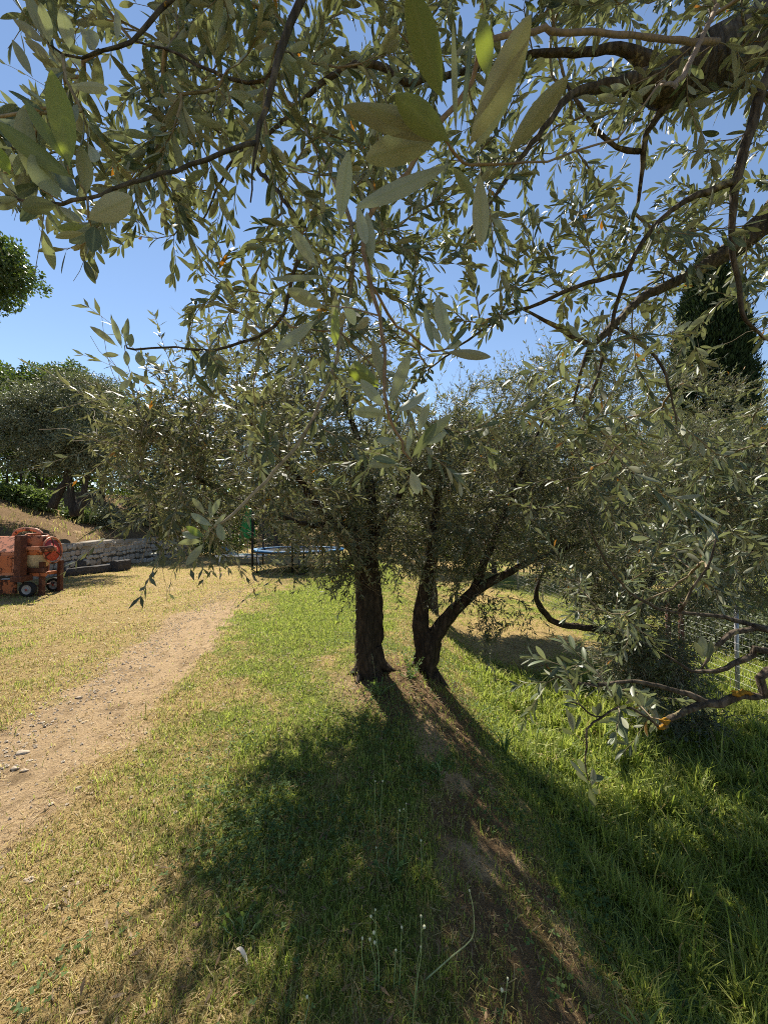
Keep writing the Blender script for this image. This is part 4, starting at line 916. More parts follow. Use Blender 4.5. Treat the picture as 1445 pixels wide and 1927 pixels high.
# vine posts at the back of the bank
for k, (px, lab) in enumerate([(14, 'thin vine post nearest the left edge'), (40, 'second thin vine post from the left edge'), (82, 'thin vine post just left of the leaning trunks')]):
    p = G(px, 900, 17.0); b = MB(); b.tube([p+[0, 0, -0.1], p+[0.02, 0, 0.8], p+[0.01, 0, 1.7]], [0.035, 0.033, 0.03], 8, 0.06, k)
    b.tube([p+[0, 0, 1.70], p+[0, 0, 1.75]], [0.032, 0.02], 8)
    tag(b.build('vine_post', M['bark_far'], None, p), lab, 'post', 'vine posts behind the bank')

# ------------------------------------------------------------------ dry stone wall
def stone_wall():
    r = np.random.default_rng(55)
    y0, y1, h = 7.0, 23.5, 0.93
    m, nt, out = newmat('wall_stone'); N = NT(nt); o = N.obj()
    rn = N.attr('rnd'); f = N.noise(14, 6, 0.65, o)
    c = N.ramp(rn, [(0, (0.32, 0.27, 0.21)), (0.35, (0.46, 0.41, 0.34)), (0.7, (0.56, 0.52, 0.46)), (1, (0.46, 0.36, 0.27))])
    c = N.mix(N.math('MULTIPLY', f, 0.6), c, (0.34, 0.29, 0.23))
    bb = N.bsdf(c, 0.9, 0.2, 0, N.bump(f, 0.6, 0.02)); N.l(bb.outputs[0], out.inputs[0])
    root = empty('stone_wall', (WALLX-0.15, y0, 0), 'low rubble stone retaining wall below the dry bank', 'wall')
    og = np.array([WALLX-0.15, y0, 0.0])
    core = MB(); core.box((WALLX-0.21, (y0+y1)/2, h/2-0.1), (0.30, y1-y0, h+0.14)); core.build('mortar', simple('mortar', (0.10, 0.085, 0.065), 0.95), root, og)
    s = MB(); z = -0.05
    while z < h-0.02:
        rh = r.uniform(0.15, 0.24); y = y0+r.uniform(-0.1, 0)
        if z+rh > h-0.07: rh = h-z
        while y < y1:
            w = r.uniform(0.14, 0.38); g = 0.012
            n = 9; a = np.arange(n)/n*2*math.pi
            cy, cz = y+w/2, z+rh/2+r.normal(0, 0.02)
            k = 1/np.maximum(np.abs(np.cos(a)), np.abs(np.sin(a)))**0.72*(1+r.normal(0, 0.09, n))
            oy = np.cos(a)*k*(w/2-g); oz = np.sin(a)*k*(rh/2-g); dp = r.uniform(0.03, 0.075)
            v = [np.stack([np.full(n, WALLX-0.08), cy+oy, cz+oz], 1), np.stack([np.full(n, WALLX-0.07+dp*0.7), cy+oy, cz+oz], 1), np.stack([np.full(n, WALLX-0.07+dp)+r.normal(0, 0.008, n), cy+oy*0.78, cz+oz*0.78], 1), [[WALLX-0.065+dp, cy, cz]]]
            q = [(l*n+i, l*n+(i+1) % n, (l+1)*n+(i+1) % n, (l+1)*n+i) for l in (0, 1) for i in range(n)]
            t = [(2*n+i, 2*n+(i+1) % n, 3*n) for i in range(n)]
            s.add(np.concatenate(v), q, t, rnd=r.random()); y += w
        z += rh
    for i in range(52):
        y = y0+(i+0.5)*(y1-y0)/52
        s.box((WALLX-0.2+r.normal(0, 0.02), y, h+r.normal(0, 0.015)), (0.36+r.normal(0, 0.03), (y1-y0)/52*r.uniform(0.85, 0.97), 0.09+r.normal(0, 0.015)), r.normal(0, 0.08), rnd=r.random())
    s.build('stones', m, root, og, smooth=False)
stone_wall()

# ------------------------------------------------------------------ cement mixer
def mixer():
    d = 8.7; g0 = G(57, 1118, d); root = empty('cement_mixer', g0, 'old orange cement mixer with flaking rusty paint parked on the dry grass', 'cement mixer')
    def W(px, py, dd=d): return P(px, py, dd)
    org = rusty('orange_paint', (0.45, 0.13, 0.042), 0.46); org2 = rusty('faded_orange_paint', (0.50, 0.19, 0.095), 0.46); rust = rusty('rusted_frame', (0.13, 0.045, 0.025), 0.56)
    red = rusty('red_paint', (0.42, 0.04, 0.028), 0.40, scale=9); cream = simple('cement_crusted_drum', (0.46, 0.39, 0.28), 0.9, 0.2, 0, 0.3, 25, 0.5)
    tyre = simple('tyre_rubber', (0.018, 0.018, 0.018), 0.8, 0.2); rim = simple('wheel_rim', (0.30, 0.28, 0.27), 0.5, 0.4, 0.1, 0.2)
    u = d/FPX
    def build(mb, n, m, par=root, **k): return mb.build(n, m, par, g0, **k)
    # engine cover: sloped-roof box at left
    c = W(10, 1050); hw, hd = 36*u, 0.36
    x0, x1 = W(-60, 0, d-0.42)[0], W(33, 0, d-0.42)[0]; zt, zs, zb = W(0, 1009)[2], W(0, 1036)[2], W(0, 1078)[2]
    yf, yb = d-0.42, d+0.42
    b = MB(); v = [(x0, yf, zb), (x1, yf, zb), (x1, yf, zs), (x0, yf, zs), (x0, yb, zb), (x1, yb, zb), (x1, yb, zs), (x0, yb, zs), (x0, d-0.02, zt), (x1, d-0.02, zt), (x1, d+0.1, zt), (x0, d+0.1, zt)]
    b.add(v, [(0, 1, 2, 3), (5, 4, 7, 6), (3, 2, 9, 8), (8, 9, 10, 11), (11, 10, 6, 7), (1, 0, 4, 5)], None)
    b.add([v[1], v[5], v[6], v[10], v[9], v[2]], [(0, 1, 2, 5), (5, 2, 3, 4)]); b.add([v[0], v[4], v[7], v[11], v[8], v[3]], [(5, 2, 1, 0), (4, 3, 2, 5)])
    build(b, 'engine_cover', org2, smooth=False, bevel=0.012)
    b = MB(); b.box((x1-0.30, yf-0.008, (zb+zs)/2), (0.44, 0.012, (zs-zb)*0.72)); build(b, 'cover_panel', org, smooth=False, bevel=0.004)
    # upright
    xu = W(40, 0, d-0.42)[0]; b = MB(); b.box((xu, d-0.40, (W(0, 1006)[2]+W(0, 1080)[2])/2), (0.14, 0.16, 74*u)); b.box((xu-0.02, d-0.34, W(0, 1084)[2]), (0.22, 0.30, 0.12)); b.box((xu, d+0.2, (W(0, 1008)[2]+W(0, 1080)[2])/2), (0.09, 0.10, 72*u))
    build(b, 'upright', rust, smooth=False, bevel=0.008)
    # drum
    ax = unit(np.array([0.10, -0.10, 1.0])); dc = W(69, 1040, d)
    R = 22*u
    b = MB(); b.lathe([(0.02, -0.33), (R*0.55, -0.33), (R*0.8, -0.30), (R*0.98, -0.19), (R*1.05, -0.05), (R*1.06, 0.0)], dc, ax, 40); build(b, 'drum', cream)
    b = MB(); b.lathe([(R*1.06, 0.0), (R*1.10, 0.015), (R*1.10, 0.09), (R*1.05, 0.11)], dc, ax, 40); build(b, 'drum_band', org)
    b = MB(); b.lathe([(R*1.05, 0.11), (R*1.02, 0.24), (R*0.92, 0.34), (R*0.78, 0.40), (R*0.74, 0.42), (R*0.72, 0.40), (R*0.88, 0.32)], dc, ax, 40); build(b, 'drum_cone', org)
    # mouth guard hoop behind
    b = MB(); hoop = [W(27, 1024, d+0.3), W(28, 1006, d+0.3), W(38, 997.5, d+0.3), W(56, 996, d+0.3), W(72, 999, d+0.3), W(80, 1008, d+0.3), W(82, 1024, d+0.3)]
    q, _ = smooth_line(hoop, None, 0.05); b.tube(q, 0.045, 10); build(b, 'hoop', org2)
    # yoke bar across drum
    b = MB(); b.box(W(68, 1032, d-0.34), (52*u, 0.05, 0.085)); b.box(W(91, 1034, d-0.16), (0.06, 0.4, 0.10)); build(b, 'yoke', org2, smooth=False, bevel=0.008)
    b = MB(); b.lathe([(0, -0.05), (0.05, -0.05), (0.055, 0), (0.05, 0.05), (0, 0.05)], W(95.5, 1031, d-0.36), (1, 0, 0), 16); build(b, 'pivot_cap', rust)
    # tilting handwheel
    hc = W(100, 1035, d+0.02); ha = unit(np.array([1.0, 0.12, 0.10]))
    b = MB(); b.ring(hc, ha, 24*u, 0.018, 40, 8); hwh = build(b, 'handwheel', org2)
    b = MB(); b.lathe([(0.0, 0.05), (0.06, 0.05), (0.09, 0.02), (20.0*u, 0.0), (20.3*u, -0.02), (0.0, -0.02)], hc, ha, 40); build(b, 'disc', red, hwh)
    b = MB()
    e1 = unit(np.cross(ha, [0, 0, 1])); e2 = np.cross(ha, e1)
    for k in range(3):
        a = k*2*math.pi/3+0.5; dv = e1*math.cos(a)+e2*math.sin(a); b.tube([hc+ha*0.03, hc+dv*24*u], [0.016, 0.014], 8)
    build(b, 'spokes', rust, hwh)
    # frame
    zf = W(0, 1089)[2]
    b = MB(); b.box((W(14, 0, d-0.2)[0]-0.25, d-0.2, zf-0.14), (1.0, 0.05, 0.30)); b.box((W(64, 0, d-0.16)[0], d-0.16, W(0, 1079)[2]), (52*u, 0.06, 0.075)); b.box((W(62, 0)[0], d+0.3, W(0, 1080)[2]), (52*u, 0.06, 0.075)); b.box((W(86, 0)[0], d+0.07, W(0, 1079)[2]), (0.06, 0.46, 0.07)); build(b, 'frame', org, smooth=False, bevel=0.006)
    b = MB(); b.box((W(65, 0, d-0.165)[0], d-0.165, W(0, 1071)[2]), (46*u, 0.09, 0.10)); build(b, 'drum_cradle', rust, smooth=False, bevel=0.008)
    for yy in (d-0.12, d+0.36):
        b = MB(); lx = W(83, 0, d-0.12)[0]; zz = float(gz(lx, yy)); b.box((lx, yy, (W(0, 1058)[2]+zz)/2), (0.085, 0.085, W(0, 1058)[2]-zz+0.04)); b.box((lx, yy, zz+0.01), (0.15, 0.15, 0.03)); build(b, 'leg', rust, smooth=False, bevel=0.006)
    b = MB(); b.tube([W(35, 1082, d-0.25), W(45, 1098, d-0.26), W(57, 1105, d-0.22)], [0.022, 0.022, 0.025], 8); b.tube([W(57, 1105, d-0.28), W(57, 1105, d-0.28)+np.array([0, 0.7, 0])], [0.02, 0.02], 8); build(b, 'axle', rust)
    for yy in (d-0.28, d+0.40):
        wx = W(57, 0, d-0.28)[0]; gzz = float(gz(wx, yy)); wr = 0.165; wc = np.array([wx, yy, gzz+wr-0.008]); a = unit(np.array([0.08, -1.0, 0.0]))
        b = MB(); b.lathe([(wr*0.62, 0.045), (wr*0.80, 0.055), (wr*0.95, 0.042), (wr, 0.02), (wr, -0.02), (wr*0.95, -0.042), (wr*0.8, -0.055), (wr*0.62, -0.045)], wc, a, 36); wo = build(b, 'wheel', tyre)
        b = MB(); b.lathe([(0.0, 0.05), (0.022, 0.05), (0.026, 0.03), (wr*0.5, 0.022), (wr*0.60, 0.04), (wr*0.64, 0.04), (wr*0.64, -0.04), (0, -0.04)], wc, a, 32); build(b, 'rim', rim, wo)
        b = MB(); b.lathe([(0, 0.062), (0.018, 0.06), (0.02, 0.045), (0.0, 0.045)], wc, a, 12); build(b, 'hub', red, wo)
mixer()

# ------------------------------------------------------------------ dark beams by the wall
bm = simple('weathered_timber', (0.060, 0.055, 0.052), 0.85, 0.2, 0, 0.55, 18, 0.6)
def beam(label, a, c, w, h, seed):
    a = np.asarray(a); c = np.asarray(c); r = np.random.default_rng(seed); n = 12
    pts = np.linspace(a, c, n); ax = unit(c-a); s = unit(np.cross(ax, [0, 0, 1])); b = MB(); V = []
    for p in pts:
        for (i, j) in [(-1, -1), (0, -1), (1, -1), (1, 0), (1, 1), (0, 1), (-1, 1), (-1, 0)]:
            k = 0.88 if abs(i)+abs(j) == 2 else 1.0
            V.append(p+s*(i*w/2*k+r.normal(0, 0.007))+np.array([0, 0, 1])*(j*h/2*k+h/2+r.normal(0, 0.007)))
    q = [(i*8+j, i*8+(j+1) % 8, (i+1)*8+(j+1) % 8, (i+1)*8+j) for i in range(n-1) for j in range(8)]
    V += [pts[0]+[0, 0, h/2], pts[-1]+[0, 0, h/2]]
    t = [((j+1) % 8, j, n*8) for j in range(8)]+[((n-1)*8+j, (n-1)*8+(j+1) % 8, n*8+1) for j in range(8)]
    b.add(V, q, t); tag(b.build('timber_beam', bm, None, a, smooth=False), label, 'beam', 'old dark timbers by the wall')
beam('long dark timber beam lying on the grass in front of the stone wall', G(112, 1088, 11.4), G(212, 1068, 13.0), 0.22, 0.24, 1)
beam('short dark timber block at the far end of the long beam', G(196, 1072, 12.6)+[0.15, 0.25, 0], G(226, 1066, 13.2)+[0.15, 0.15, 0], 0.34, 0.36, 2)
beam('short grey plank stub behind the near end of the long beam', G(124, 1076, 12.2), G(160, 1070, 12.7), 0.2, 0.36, 3)

# ------------------------------------------------------------------ trampoline
def trampoline():
    d = 13.2; c = G(562, 1075, d); R = 1.52; H = 0.68
    root = empty('trampoline', c, 'round trampoline with blue pad and black netting poles beyond the left trunk', 'trampoline')
    steel = simple('dark_steel', (0.03, 0.03, 0.032), 0.45, 0.5, 0.4); blue = simple('blue_pad', (0.03, 0.16, 0.34), 0.5, 0.4); mat_ = simple('jump_mat', (0.05, 0.05, 0.055), 0.28, 0.6)
    foam = simple('pole_foam', (0.012, 0.012, 0.013), 0.8, 0.2)
    b = MB(); b.ring(c+[0, 0, H], (0, 0, 1), R, 0.03, 48, 8); b.build('frame', steel, root, c)
    b = MB(); b.lathe([(R+0.03, H+0.025), (R+0.03, H+0.055), (R-0.27, H+0.055), (R-0.27, H+0.03)], c, (0, 0, 1), 48); b.build('pad', blue, root, c)
    b = MB(); b.lathe([(R-0.24, H+0.018), (0.001, H-0.01)], c, (0, 0, 1), 48); b.build('mat', mat_, root, c)
    for k in range(4):
        a = k*math.pi/2+0.5; b = MB(); p = [c+[math.cos(a+s)*R, math.sin(a+s)*R, z] for s, z in ((-0.28, H), (-0.28, 0.05), (0.28, 0.05), (0.28, H))]
        q, _ = smooth_line(p, None, 0.1); b.tube(p, 0.022, 8); b.build('leg', steel, root, c)
    tops = []
    for k in range(6):
        a = k*math.pi/3+0.62; o = np.array([math.cos(a), math.sin(a), 0]); b = MB()
        b.tube([c+o*(R+0.05)+[0, 0, 0.1], c+o*(R+0.05)+[0, 0, 1.0], c+o*(R+0.05)+[0, 0, 2.0], c+o*(R-0.03)+[0, 0, 2.5]], [0.028, 0.04, 0.04, 0.035], 10); b.build('pole', foam, root, c)
    # net: fine real mesh
    m, nt, out = newmat('net_fabric'); N = NT(nt)
    bs = N.bsdf((0.05, 0.05, 0.055), 0.8, 0.2); tr = N.n('BsdfTransparent'); mx = N.n('MixShader'); mx.inputs[0].default_value = 0.72
    N.l(bs.outputs[0], mx.inputs[1]); N.l(tr.outputs[0], mx.inputs[2]); N.l(mx.outputs[0], out.inputs[0])
    n = 96; a = np.arange(n)/n*2*math.pi; rr = (R-0.14)-0.10*np.abs(np.sin(a*3-1.86))+0.02*np.sin(a*23); V = []
    for z in (H+0.06, H+0.5, H+1.1, H+1.7): V.append(np.stack([c[0]+np.cos(a)*rr, c[1]+np.sin(a)*rr, np.full(n, c[2]+z)], 1))
    q = [(l*n+i, l*n+(i+1) % n, (l+1)*n+(i+1) % n, (l+1)*n+i) for l in range(3) for i in range(n)]
    b = MB(); b.add(np.concatenate(V), q); b.build('net', m, root, c)
trampoline()
# sun lounger
def lounger():
    c = G(455, 1050, 15.2); root = empty('sun_lounger', c, 'pale sun lounger with white frame left of the trampoline', 'sun lounger')
    wh = simple('white_plastic', (0.75, 0.76, 0.76), 0.4, 0.4, 0, 0.06); fab = simple('teal_grey_fabric', (0.16, 0.24, 0.25), 0.8, 0.2)
    b = MB(); b.box(c+[0, -0.3, 0.33], (1.8, 0.05, 0.06)); b.box(c+[0, 0.3, 0.33], (1.8, 0.05, 0.06)); b.box(c+[0.9, 0, 0.33], (0.05, 0.55, 0.06)); b.box(c+[-0.9, 0, 0.33], (0.05, 0.55, 0.06)); b.build('frame', wh, root, c, smooth=False, bevel=0.01)
    b = MB(); b.box(c+[0.3, 0, 0.375], (1.2, 0.54, 0.03)); b.build('seat', fab, root, c, smooth=False, bevel=0.01)
    ca, sa = math.cos(0.5), math.sin(0.5); b = MB(); b.box(c+[-0.58, 0, 0.53], (0.66, 0.54, 0.03), M=[[ca, 0, sa], [0, 1, 0], [-sa, 0, ca]]); b.build('backrest', fab, root, c, smooth=False, bevel=0.01)
    for sx in (-0.72, 0.72):
        for sy in (-0.28, 0.28):
            b = MB(); b.tube([c+[sx*1.08, sy, 0.0], c+[sx, sy, 0.32]], [0.025, 0.025], 8); b.build('leg', wh, root, c)
lounger()
# closed parasol
def parasol():
    d = 18.0; c = G(466, 1040, d); root = empty('closed_parasol', c, 'closed bright green parasol standing at the far end of the lawn', 'parasol')
    cl = leaf_mat('green_cloth', (0.07, 0.36, 0.10), (0.07, 0.36, 0.10), (0.1, 0.5, 0.14), 0.25, 0.7, 0.2, False); pm = simple('pole_metal', (0.4, 0.4, 0.38), 0.4, 0.5, 0.6)
    b = MB(); b.tube([c, c+[0, 0, 2.45]], [0.022, 0.02], 10); b.build('pole', pm, root, c)
    b = MB(); b.lathe([(0.0, 0.06), (0.24, 0.05), (0.25, 0.0)], c, (0, 0, 1), 20); b.build('base', simple('concrete_base', (0.3, 0.29, 0.27), 0.9), root, c)
    zt = P(466, 948, d)[2]-c[2]; zb = P(466, 1012, d)[2]-c[2]; n = 48; a = np.arange(n)/n*2*math.pi; V = []
    for t in np.linspace(0, 1, 9):
        r = (0.05+0.27*t**0.8)*(1+0.28*np.cos(a*8+0.5*t)); V.append(np.stack([c[0]+np.cos(a)*r, c[1]+np.sin(a)*r, c[2]+zt+(zb-zt)*t+0.04*np.cos(a*8)*t], 1))
    q = [(l*n+i, (l+1)*n+i, (l+1)*n+(i+1) % n, l*n+(i+1) % n) for l in range(8) for i in range(n)]
    b = MB(); b.add(np.concatenate(V), q, rnd=0.5); b.build('canopy', cl, root, c)
    b = MB(); b.ring(c+[0, 0, zt+(zb-zt)*0.5], (0, 0, 1), 0.20, 0.02, 24, 6); b.build('strap', simple('dark_strap', (0.03, 0.12, 0.04), 0.8), root, c)
    b = MB(); b.lathe([(0.0, 0.09), (0.03, 0.06), (0.055, 0.0), (0.05, -0.03)], c+[0, 0, zt], (0, 0, 1), 16); b.build('cap', cl, root, c)
parasol()

# ------------------------------------------------------------------ wire fence on the right
def fence():
    fx = 4.92; y0, y1 = 3.9, 15.0
    def top(y): return float(gz(fx, y))+1.18
    og = np.array([fx, 5.4, float(gz(fx, 5.4))])
    root = empty('wire_fence', og, 'wire mesh fence with grey metal posts at the right edge of the lower lawn', 'fence')
    metal = simple('galvanised', (0.38, 0.37, 0.38), 0.45, 0.5, 0.5, 0.2); wire = simple('wire', (0.45, 0.45, 0.44), 0.4, 0.5, 0.6, 0.1); wood = simple('red_brown_post', (0.12, 0.05, 0.035), 0.8)
    for k, y in enumerate((5.42, 7.6, 9.8, 12.0, 14.2)):
        z = float(gz(fx, y)); b = MB(); b.tube([[fx, y, z-0.1], [fx, y, z+0.6], [fx+0.01, y, z+1.24]], 0.026, 10); b.lathe([(0.028, 0), (0.03, 0.02), (0.015, 0.04), (0.001, 0.045)], [fx+0.01, y, z+1.235], (0, 0, 1), 10); b.build('post', metal, root, og)
    for y in (6.5, 6.8):
        z = float(gz(fx, y)); b = MB(); b.tube([[fx+0.06, y, z-0.1], [fx+0.06, y, z+1.1]], [0.045, 0.04], 9, 0.1); o = b.build('post', wood, root, og); o['label'] = 'red-brown wooden post'
    b = MB(); ys = np.arange(y0, y1, 0.1)
    for y in ys:
        z = float(gz(fx, y)); b.tube([[fx-0.028, y, z+0.02], [fx-0.028, y, z+1.18]], 0.0016, 3, caps=False)
    yy = np.arange(y0, y1, 0.4)
    for h in np.linspace(0.03, 1.18, 12):
        b.tube([[fx-0.028, y, float(gz(fx, y))+h] for y in yy], 0.0026 if h > 1.1 else 0.0018, 3, caps=False)
    b.build('wire_mesh', wire, root, og)
fence()

# ------------------------------------------------------------------ grass, clover, straw, gravel
def scatter(n, dmin, dmax, seed, p=1.5):
    r = np.random.default_rng(seed); u = r.random(n)
    e = 2-p
    d = (dmin**e+(dmax**e-dmin**e)*u)**(1/e)
    x = (r.random(n)*2-1)*(1.06*d+0.35)
    return x, d, r
def blades(name, label, x, y, h, w, dry, lean, r, three=True):
    n = len(x); z = gz(x, y); base = np.stack([x, y, z-0.004], 1)
    a = r.uniform(0, 2*math.pi, n); ld = np.stack([np.cos(a), np.sin(a), np.zeros(n)], 1)
    b2 = a+math.pi/2+r.normal(0, 0.5, n); sd = np.stack([np.cos(b2), np.sin(b2), np.zeros(n)], 1)
    H = h[:, None]; Wd = (w/2)[:, None]; Ln = lean[:, None]
    p1 = base+ld*H*Ln*0.28+np.array([0, 0, 1])*H*0.55*np.sqrt(np.maximum(0.05, 1-(Ln*0.5)**2))
    p2 = base+ld*H*Ln*0.95+np.array([0, 0, 1])*H*np.sqrt(np.maximum(0.01, 1-np.minimum(Ln, 0.99)**2))
    V = np.stack([base-sd*Wd, base+sd*Wd, p1-sd*Wd*0.8, p1+sd*Wd*0.8, p2], 1).reshape(-1, 3)
    k = np.arange(n)*5
    q = np.stack([k, k+1, k+3, k+2], 1); t = np.stack([k+2, k+3, k+4], 1)
    rn = r.random(n); b = MB(); b.add(V, q, t, rnd=np.repeat(rn, 5), dry=np.repeat(dry, 5))
    return tag(b.build(name, M['blade']), label, kind='stuff')
x, y, r = scatter(420000, 1.0, 15, 61)
D, Gm = m_dirt(x, y), m_green(x, y); nz = fbm(x*5, y*5, 71)
lush = sst(0.8, 1.6, x)*sst(7.5, 5.0, y)
LT = m_litter(x, y)
acc = r.random(len(x)) < np.clip((1-1.05*np.maximum(D, 0.8*LT))*(0.22+0.75*Gm+0.6*(nz-0.45))+0.5*lush, 0.02, 1)*np.where(x < -9.7, 0, 1)
x, y, D, Gm, lush = x[acc], y[acc], D[acc], Gm[acc], lush[acc]; n = len(x)
dry = np.where(r.random(n) < np.clip(0.80-0.95*Gm-0.25*lush, 0.04, 0.97), r.uniform(0.7, 1, n), r.uniform(0, 0.28, n))
tuft = sst(0.5, 0.72, fbm(x*7, y*7, 91))
h = (0.016+0.03*tuft+0.035*r.random(n)**1.5+0.03*Gm*r.random(n)+lush*(0.02+0.15*r.random(n)**1.3)*(0.45+1.1*tuft))*np.where(r.random(n) < 0.01, 2.2, 1)
w = np.clip(0.0016+0.0010*y, 0, 0.012)*r.uniform(0.7, 1.4, n)*(1+1.5*lush)
lean = np.clip(r.beta(2, 1.6, n)+0.25*(dry > 0.5), 0.05, 0.97)
k = 900; xs = r.uniform(-2.2, 3.6, k); ys = 1.1+5*r.random(k)**1.4; ok = (m_dirt(xs, ys) < 0.5) & (r.random(k) < sst(0.35, 0.7, fbm(xs*2, ys*2, 95))); xs, ys = xs[ok], ys[ok]; k = len(xs)
x = np.concatenate([x, xs]); y = np.concatenate([y, ys]); h = np.concatenate([h, r.uniform(0.07, 0.20, k)]); w = np.concatenate([w, 0.0014+0.0008*ys]); dry = np.concatenate([dry, r.uniform(0.4, 1, k)]); lean = np.concatenate([lean, r.uniform(0.1, 0.9, k)])
blades('grass', 'short mixed green and dry grass over the lawn and bank', x, y, h, w, dry, lean, r)
def bank():
    r = np.random.default_rng(69); k = 8000; xs = r.uniform(-17, -10.35, k); ys = r.uniform(9, 24, k); ok = r.random(k) < sst(0.38, 0.62, fbm(xs*1.4, ys*1.4, 96)); xs, ys = xs[ok], ys[ok]; k = len(xs)
    blades('bank_grass', 'dry grass tufts on the bank above the wall', xs, ys, r.uniform(0.06, 0.26, k), r.uniform(0.010, 0.022, k), np.where(r.random(k) < 0.75, r.uniform(0.6, 1, k), 0.1), r.uniform(0.2, 0.95, k), r)
bank()
# straw litter
x, y, r = scatter(110000, 1.0, 11, 62)
D, Gm = m_dirt(x, y), m_green(x, y)
acc = (r.random(len(x)) < np.clip(0.75-0.8*Gm-0.45*D*(np.abs(x-xpath(y)) < 0.35), 0.05, 1)*np.where(x > 1.3, 0.2, 1)) & (x > -9.7)
x, y = x[acc], y[acc]; n = len(x)
base = np.stack([x, y, gz(x, y)+0.004+0.008*r.random(n)], 1); a = r.uniform(0, 2*math.pi, n)
dv = np.stack([np.cos(a), np.sin(a), r.normal(0.05, 0.18, n)], 1); L = r.uniform(0.012, 0.055, n)
sb = MB(); sd = np.stack([-np.sin(a), np.cos(a), r.normal(0, 0.4, n)], 1); wv = (np.clip(0.0012+0.0008*y, 0, 0.006)*r.uniform(0.6, 1.8, n))[:, None]/2
V = np.stack([base-sd*wv, base+sd*wv, base+dv*L[:, None]+sd*wv*0.5, base+dv*L[:, None]-sd*wv*0.5], 1).reshape(-1, 3)
sb.add(V, np.arange(n)[:, None]*4+np.array([0, 1, 2, 3])[None], rnd=np.repeat(r.random(n), 4), dry=np.ones(4*n))
tag(sb.build('straw_litter', M['blade']), 'dry straw and clippings lying on the ground', kind='stuff')
# clover / small broad leaves
def clover(n0, seed, fn, size, name, label):
    x, y, r = scatter(n0, 1.0, 6.5, seed)
    acc = r.random(len(x)) < fn(x, y); x, y = x[acc], y[acc]; n = len(x); z = gz(x, y)
    h = r.uniform(0.012, 0.055, n); c = np.stack([x, y, z+h], 1); f = MB(); a0 = r.uniform(0, 2*math.pi, n)
    L = size*r.uniform(0.6, 1.3, n)
    for k in range(3):
        a = a0+k*2*math.pi/3+r.normal(0, 0.15, n)
        d = np.stack([np.cos(a), np.sin(a), r.normal(0.15, 0.3, n)], 1); nn = np.stack([r.normal(0, 0.35, n), r.normal(0, 0.35, n), np.ones(n)], 1)
        add_leaves(f, c, d, nn, L, L*0.8, r.normal(0.1, 0.15, n), r.random(n), 'lo')
    tag(f.build(name, M['weed']), label, kind='stuff')
clover(85000, 63, lambda x, y: np.clip((fbm(x*1.5, y*1.5, 81)-0.40)*3.4, 0, 1)*sst(-1.45, -0.5, x)*(1-m_dirt(x, y)), 0.013, 'clover', 'low clover and small weeds in the shade')
clover(15000, 67, lambda x, y: np.exp(-((x-0.6)/0.6)**2)*np.clip((fbm(x*2.2, y*2.2, 83)-0.45)*5, 0, 1), 0.017, 'slope_weeds', 'small leafy weeds on the brown slope')
clover(46000, 64, lambda x, y: sst(0.9, 1.6, x)*sst(6, 4, y)*np.clip((fbm(x*1.6, y*1.6, 84)-0.36)*4, 0.1, 1), 0.023, 'ground_weeds', 'leafy weeds growing through the lush grass')
# fallen olive leaves under the trees
rl = np.random.default_rng(66); k = 3200; xs = rl.normal(0.1, 1.1, k); ys = 1.1+4.2*rl.random(k); zs = gz(xs, ys)+rl.uniform(0.004, 0.02, k)
f = MB(); L = rl.uniform(0.025, 0.055, k); add_leaves(f, np.stack([xs, ys, zs], 1), np.stack([rl.normal(0, 1, k), rl.normal(0, 1, k), rl.normal(0, 0.2, k)], 1), np.stack([rl.normal(0, 0.4, k), rl.normal(0, 0.4, k), np.ones(k)], 1), L, L*0.24, rl.normal(0.1, 0.3, k), rl.random(k), 'lo')
tag(f.build('leaf_litter', leaf_mat('fallen_leaf', (0.17, 0.105, 0.05), (0.28, 0.22, 0.14), (0.2, 0.12, 0.03), 0.1, 0.6, 0.3, False)), 'fallen brown olive leaves under the trees', kind='stuff')
# gravel on the path
def gravel():
    r = np.random.default_rng(65); n = 9000; y = 1.6+8*r.random(n)**1.3; x = xpath(y)+np.where(r.random(n) < 0.65, r.normal(-0.28, 0.2, n), r.normal(0.05, 0.45, n))
    s = 0.003+0.015*r.random(n)**5; z = gz(x, y)
    ico = np.array([(0, 0, 1), (.9, 0, .1), (0, .9, .05), (-.9, 0, .1), (0, -.9, .0), (.1, .1, -.6)]); tri = np.array([(0, 1, 2), (0, 2, 3), (0, 3, 4), (0, 4, 1), (5, 2, 1), (5, 3, 2), (5, 4, 3), (5, 1, 4)])
    V = np.stack([x, y, z+s*0.25], 1)[:, None, :]+ico[None]*s[:, None, None]*r.uniform(0.6, 1.3, (n, 6, 1))*np.array([1, 1, 0.6])
    b = MB(); b.add(V.reshape(-1, 3), None, (np.arange(n)[:, None, None]*6+tri[None]).reshape(-1, 3))
    m = simple('gravel', (0.42, 0.34, 0.25), 0.9, 0.2, 0, 0.5, 9)
    tag(b.build('gravel', m, smooth=False), 'small stones scattered along the dirt path', kind='stuff')
gravel()
stone_m = simple('field_stone', (0.40, 0.32, 0.235), 0.9, 0.2, 0, 0.35, 30, 0.5)
